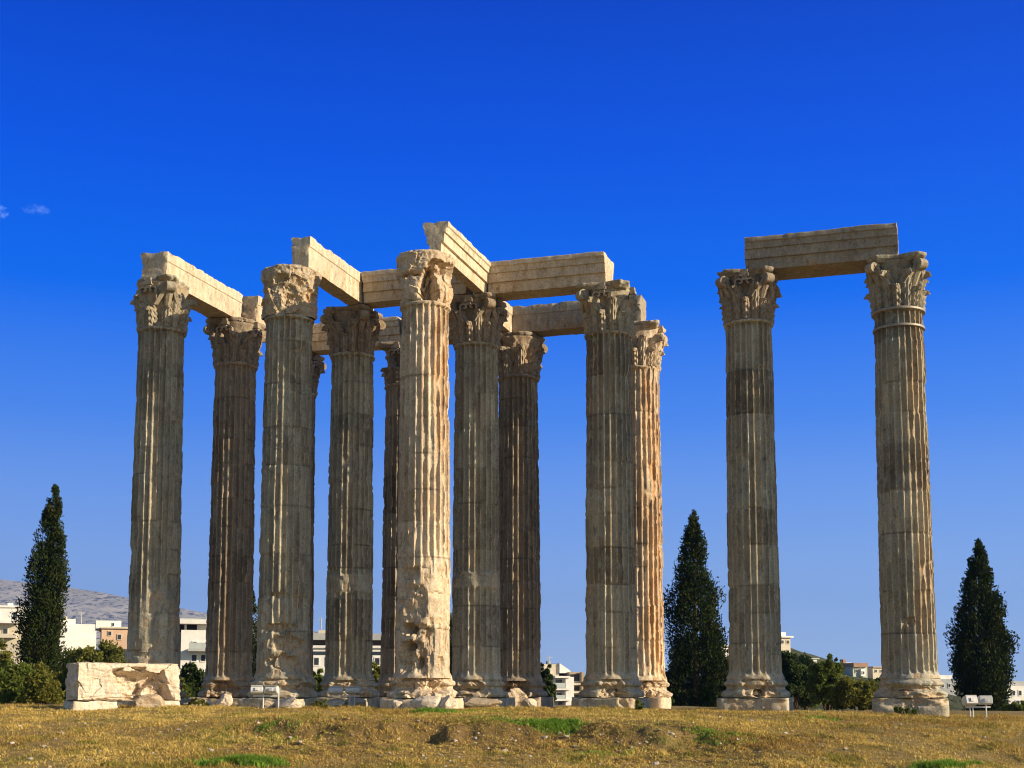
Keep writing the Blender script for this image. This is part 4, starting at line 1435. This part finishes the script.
gp = []
for (px, py, wx, wy, m, hg) in ((434, 714, .55, .6, 4500, .15), (400, 717, .7, .7, 1500, .07), (500, 719, 1.0, .6, 1500, .06), (550, 724, .75, .40, 4200, .09), (238, 764, .75, .4, 6000, .14), (950, 767, .6, .3, 4000, .13),
                                (822, 719, .5, .9, 1500, .08), (265, 731, 1.6, 1.6, 3000, .06), (700, 735, 1.6, 1.0, 2500, .06), (480, 712, 1.0, 1.4, 2200, .06), (620, 757, 1.5, .8, 1500, .06)):
    p = ground_hit(px, py)
    gp.append((p.x + rng.normal(0, wx * .5, m), p.y + rng.normal(0, wy * .5, m), np.full(m, hg)))
gX, gY, gH = [np.concatenate(q) for q in zip(*gp)]
keep = rng.random(len(gX)) < np.clip(.5 + fbm(gX * 2.5, gY * 2.5, 0, 93, 3) * 1.2, 0, 1)
gX, gY, gH = gX[keep], gY[keep], gH[keep]
V, Q, T, tn = blades(gX, gY, gH * rng.uniform(.5, 1.3, len(gX)), rng.random(len(gX)), .016, .9)
tag(mk('green_grass', V, Q, M['weed'], None, False, {'tint': tn}, T), 'bright green patches of fresh grass among the dry grass', 'grass', None, 'stuff')


# ------------------------------------------------------------------ the houses of the town
class House:
    """parts are given in pixels of the facade; rho turns the facade towards the right"""

    def __init__(s, label, xc, Y, rho=0., cat='building', name='town_house', group='houses of the town behind'):
        s.Y, s.xc, s.c = Y, xc, math.cos(rho)
        p = at(xc, 692, Y)
        s.g = min(float(zg(p.x, Y)), p.z)
        s.t = thing(name, label, cat, (p.x, Y, s.g), rho, group)

    def b(s, part, x0, x1, y0, y1, f, d, mat, par=None):
        """box: pixels x0..x1, y0 (top)..y1 (bottom), front at f metres behind the facade plane, depth d"""
        a, c = at(x0, y0, s.Y), at(x1, y1, s.Y)
        u0, u1 = ((a.x - s.t.location.x) / s.c, (c.x - s.t.location.x) / s.c)
        return MB().box((u0, f, c.z - s.g), (u1, f + d, a.z - s.g)).build(part, M[mat], par or s.t)

    def win(s, x0, x1, y0, y1, f=-.02, frame='white'):
        fr = s.b('window', x0, x1, y0, y1, f - .06, .08, frame)
        mx_, my_ = (x1 - x0) * .14, (y1 - y0) * .12
        s.b('pane', x0 + mx_, x1 - mx_, y0 + my_, y1 - my_, f - .075, .05, 'glass', fr)
        return fr

    def mast(s, x, y0, y1, f=2.):
        a, c = at(x, y0, s.Y), at(x, y1, s.Y)
        u = (a.x - s.t.location.x) / s.c
        mb = MB().tube([(u, f, c.z - s.g), (u, f, a.z - s.g)], .06, 6)
        mb.box((u - .5, f - .03, a.z - s.g - .3), (u + .5, f + .03, a.z - s.g - .24))
        mb.build('antenna', M['grey'], s.t)


h = House('white house with an arched window and a beige terrace at the left edge', 4, 170, R(12))
h.b('wall', -14, 20, 606, 640, 2, 9, 'white'); h.b('lower_wall', -14, 18, 622, 712, 0, 10, 'cream'); h.b('chimney', 3, 7, 601, 606, 4, 1, 'white')
h.b('parapet', -14, 21, 604.5, 606.5, 1.8, 9.4, 'white')
h.win(10, 15, 610, 619, 1.98); h.win(-8, -2, 610, 619, 1.98); h.win(3, 8, 628, 635, -.02, 'cream'); h.b('balcony', -8, 20, 621, 623.5, -1.2, 1.2, 'white'); h.b('awning', -2, 16, 634, 638, -1.0, 1.2, 'cream')
h.mast(16, 595, 606)
h = House('low white house with a slanting roof edge right of the left cypress', 77, 190, R(20))
h.b('wall', 62, 92, 624, 712, 0, 8, 'white')
h.b('parapet', 62, 76, 619, 624, .3, 7, 'white'); h.b('chimney', 66, 69, 616, 619, 2, 1, 'cream'); h.win(66, 69, 628, 632); h.mast(82, 610, 624)
h = House('peach house with a white rooftop room behind the far left column', 113, 150, R(18))
h.b('wall', 103, 134, 628, 712, 0, 9, 'peach'); h.b('rooftop_room', 98, 121, 620, 628, 1.5, 6, 'white'); h.b('cornice', 102, 135, 627, 628.6, -.25, 9.5, 'cream')
h.win(108.5, 112, 631, 636, -.02, 'cream'); h.win(105, 108, 642, 648, -.02, 'cream'); h.win(117, 121, 634, 640, -.02, 'cream'); h.win(112.5, 115, 622, 626, 1.48)
h = House('white house with dark roof loggia and glazed balcony, between the two leftmost columns', 191, 140, R(14))
h.b('wall', 182, 222, 630, 712, 0, 8, 'white'); h.b('side_wall', 174, 182, 632, 712, 1.2, 8, 'tan'); h.b('loggia', 177, 198, 624, 630, 1.5, 4, 'dark'); h.b('post', 185, 187, 624, 630, .9, .3, 'white'); h.b('post', 197, 222, 623.5, 630, .8, 6, 'white')
h.b('roof', 172, 224, 620, 624, -.6, 9, 'white'); h.b('roof_edge', 172, 224, 618, 620, 1, 7, 'greenpaint'); h.b('balcony', 188, 222, 649, 651.5, -1.4, 1.6, 'grey'); h.b('railing', 189, 222, 643, 649, -1.4, .06, 'railing')
h.win(192, 197, 641, 648); h.win(191, 197, 654, 662); h.win(200, 205, 654, 662); h.win(176, 180, 640, 645, 1.15, 'tan')
h = House('long flat white building with dark window bands, behind the column with a smooth band', 347, 165, R(6), 'building', 'office_building')
h.b('wall', 300, 400, 646, 712, 0, 9, 'white'); h.b('upper_wall', 300, 400, 640, 646, .9, 8, 'dark'); h.b('roof', 300, 400, 633.5, 640, -.4, 10, 'grey'); h.b('ledge', 300, 400, 645.6, 648, -.3, .3, 'white'); h.b('window_band', 300, 400, 651.5, 655, -.04, .06, 'glass')
for x in (314, 326, 340, 352, 366, 374, 386):
    h.win(x, x + 6, 657, 666)
h.b('rooftop_room', 318, 330, 629, 633.5, 3, 4, 'cream'); h.mast(321, 617, 629)
h = House('pale apartment house with stacked balconies and slanted roof, right of the dark brown column', 563, 185, R(14), 'building', 'apartment_building')
h.b('wall', 544, 584, 676, 712, 0, 9, 'cream'); h.b('penthouse', 544, 562, 664, 676, 1.5, 6, 'cream'); h.b('pier', 563, 571.5, 677, 712, -1.3, 1.3, 'white')
h.b('upper_wall', 570, 583, 672, 677, .2, 7, 'tan')
a_, c_ = at(562, 663, h.Y), at(573, 673, h.Y)
mb = MB()
u0, u1 = (a_.x - h.t.location.x) / h.c, (c_.x - h.t.location.x) / h.c
z0, z1 = c_.z - h.g, a_.z - h.g
mb.add([(u0, 1.2, z0), (u1, 1.2, z0), (u1, 1.2, z0 + .35), (u0, 1.2, z1), (u0, 6, z0), (u1, 6, z0), (u1, 6, z0 + .35), (u0, 6, z1)], [(0, 1, 2, 3), (5, 4, 7, 6), (3, 2, 6, 7), (1, 5, 6, 2), (4, 0, 3, 7), (0, 4, 5, 1)])
mb.build('slanted_roof', M['white'], h.t)
for y in (676.2, 688.3, 699):
    h.b('balcony', 552, 567, y, y + 1.8, -1.6, 1.6, 'white')
for y in (683.2, 691.4, 701):
    h.b('balcony', 569, 582, y, y + 1.6, -.9, .9, 'cream')
h.b('loggia', 570, 579.5, 674.2, 681, -.05, .1, 'dark'); h.b('loggia', 570, 579.5, 686, 690.5, -.05, .1, 'dark'); h.b('loggia', 570, 579.5, 694.5, 700, -.05, .1, 'dark')
h.b('side_pier', 580, 583, 672, 712, -.9, .9, 'tan')
h.win(554, 563, 678.5, 687.5); h.win(556, 562.5, 692, 698.5); h.win(557, 562.5, 701.5, 705); h.b('railing', 549, 562, 683, 688, -1.6, .05, 'railing'); h.b('railing', 552, 562, 695, 699, -1.6, .05, 'railing')
h.mast(555, 655, 664, 3); h.b('water_tank', 553.5, 556.5, 660.5, 664, 3, 1, 'grey')
h = House('cream tower house with a planted roof terrace on the hill, highest behind the detached pair', 785, 260, R(20))
h.b('wall', 776, 792, 637, 690, 0, 9, 'cream'); h.b('penthouse', 777, 789, 632, 637, 1, 6, 'white'); h.b('slab', 775, 793, 636, 637.6, -.5, 9.5, 'white'); h.win(778.5, 780.5, 633.2, 635.6, .98); h.win(780, 784, 640, 644, -.02, 'cream'); h.win(786, 790, 640, 644, -.02, 'cream')
h = House('small white house low on the hill, left of the distant dark tree crown', 814, 240, R(20))
h.b('wall', 810, 818, 659, 690, 0, 7, 'white'); h.b('roof', 809, 819, 658, 659.2, -.3, 7.6, 'grey'); h.win(812, 814, 661, 664); h.win(815, 817, 661, 664)
h = House('white house with a tall chimney, left of the red roofed one on the hill', 846, 230, R(20))
h.b('wall', 840, 851, 663.5, 700, 0, 7, 'white'); h.b('chimney', 849, 850.6, 659, 663.5, 2, .6, 'white'); h.win(842, 845, 666, 669); h.b('roof', 839.5, 851.5, 662.5, 663.7, -.3, 7.6, 'cream')
h = House('house with a reddish roof and pale green wall on the hill, near the rightmost column', 861, 220, R(20))
h.b('wall', 852, 869, 667, 702, 0, 8, 'greenpaint'); h.b('roof', 851, 867, 663, 667, -.5, 9, 'terracotta'); h.b('chimney', 853, 856, 659, 663, 3, 1, 'terracotta'); h.b('lower_wall', 859, 864, 669, 676, -.5, .5, 'white'); h.win(860, 863, 671, 674.5, -.52); h.win(854, 857, 669, 673, -.02, 'cream')
h = House('beige house on the hill nearest to the rightmost column', 879, 225, R(20))
h.b('wall', 872, 886, 667.5, 702, 0, 8, 'cream'); h.b('roof', 871.5, 886.5, 666.5, 667.7, -.3, 8.6, 'tan'); h.win(874, 877, 669.5, 672.5, -.02, 'cream'); h.win(880, 883, 669.5, 672.5, -.02, 'cream')
h = House('white flat roofed house peeping out between the middle cypress and the detached pair', 726, 200, R(15))
h.b('wall', 718, 736, 646, 702, 0, 8, 'white'); h.b('roof', 717, 737, 645, 646.4, -.3, 8.6, 'cream'); h.win(722, 726, 649, 653)
h = House('bluish white house left behind the right cypress', 945, 210, R(10))
h.b('wall', 937, 958, 679, 714, 0, 8, 'grey'); h.b('upper_wall', 943, 956, 675, 679, 1, 6, 'white'); h.win(941, 944, 683, 688); h.win(948, 951, 683, 688); h.win(944, 948, 693, 698)
h = House('grey white house right behind the right cypress at the edge', 1020, 200, R(10))
h.b('wall', 1006, 1040, 686, 714, 0, 8, 'white'); h.b('upper_wall', 1012, 1036, 681, 686, 1, 6, 'grey'); h.win(1011, 1015, 690, 696); h.win(1018, 1022, 690, 696); h.win(1026, 1030, 690, 696); h.win(1015, 1020, 700, 705)

# ------------------------------------------------------------------ the air: one box round the camera and everything seen
hz = MB().box((-4000, -320, -8), (4000, 5400, 390)).build('haze', None)
hm = bpy.data.materials.new('haze_air')
hm.use_nodes = True
ht = hm.node_tree
ht.nodes.clear()
hv = ht.nodes.new('ShaderNodeVolumePrincipled')
hv.inputs['Color'].default_value = (.17, .46, 1.0, 1)
hv.inputs['Density'].default_value = 1.25e-4
hv.inputs['Anisotropy'].default_value = .45
ht.links.new(hv.outputs[0], ht.nodes.new('ShaderNodeOutputMaterial').inputs['Volume'])
hz.data.materials.append(hm)
tag(hz, 'thin blue haze over the far mountain', 'haze', None, 'stuff')
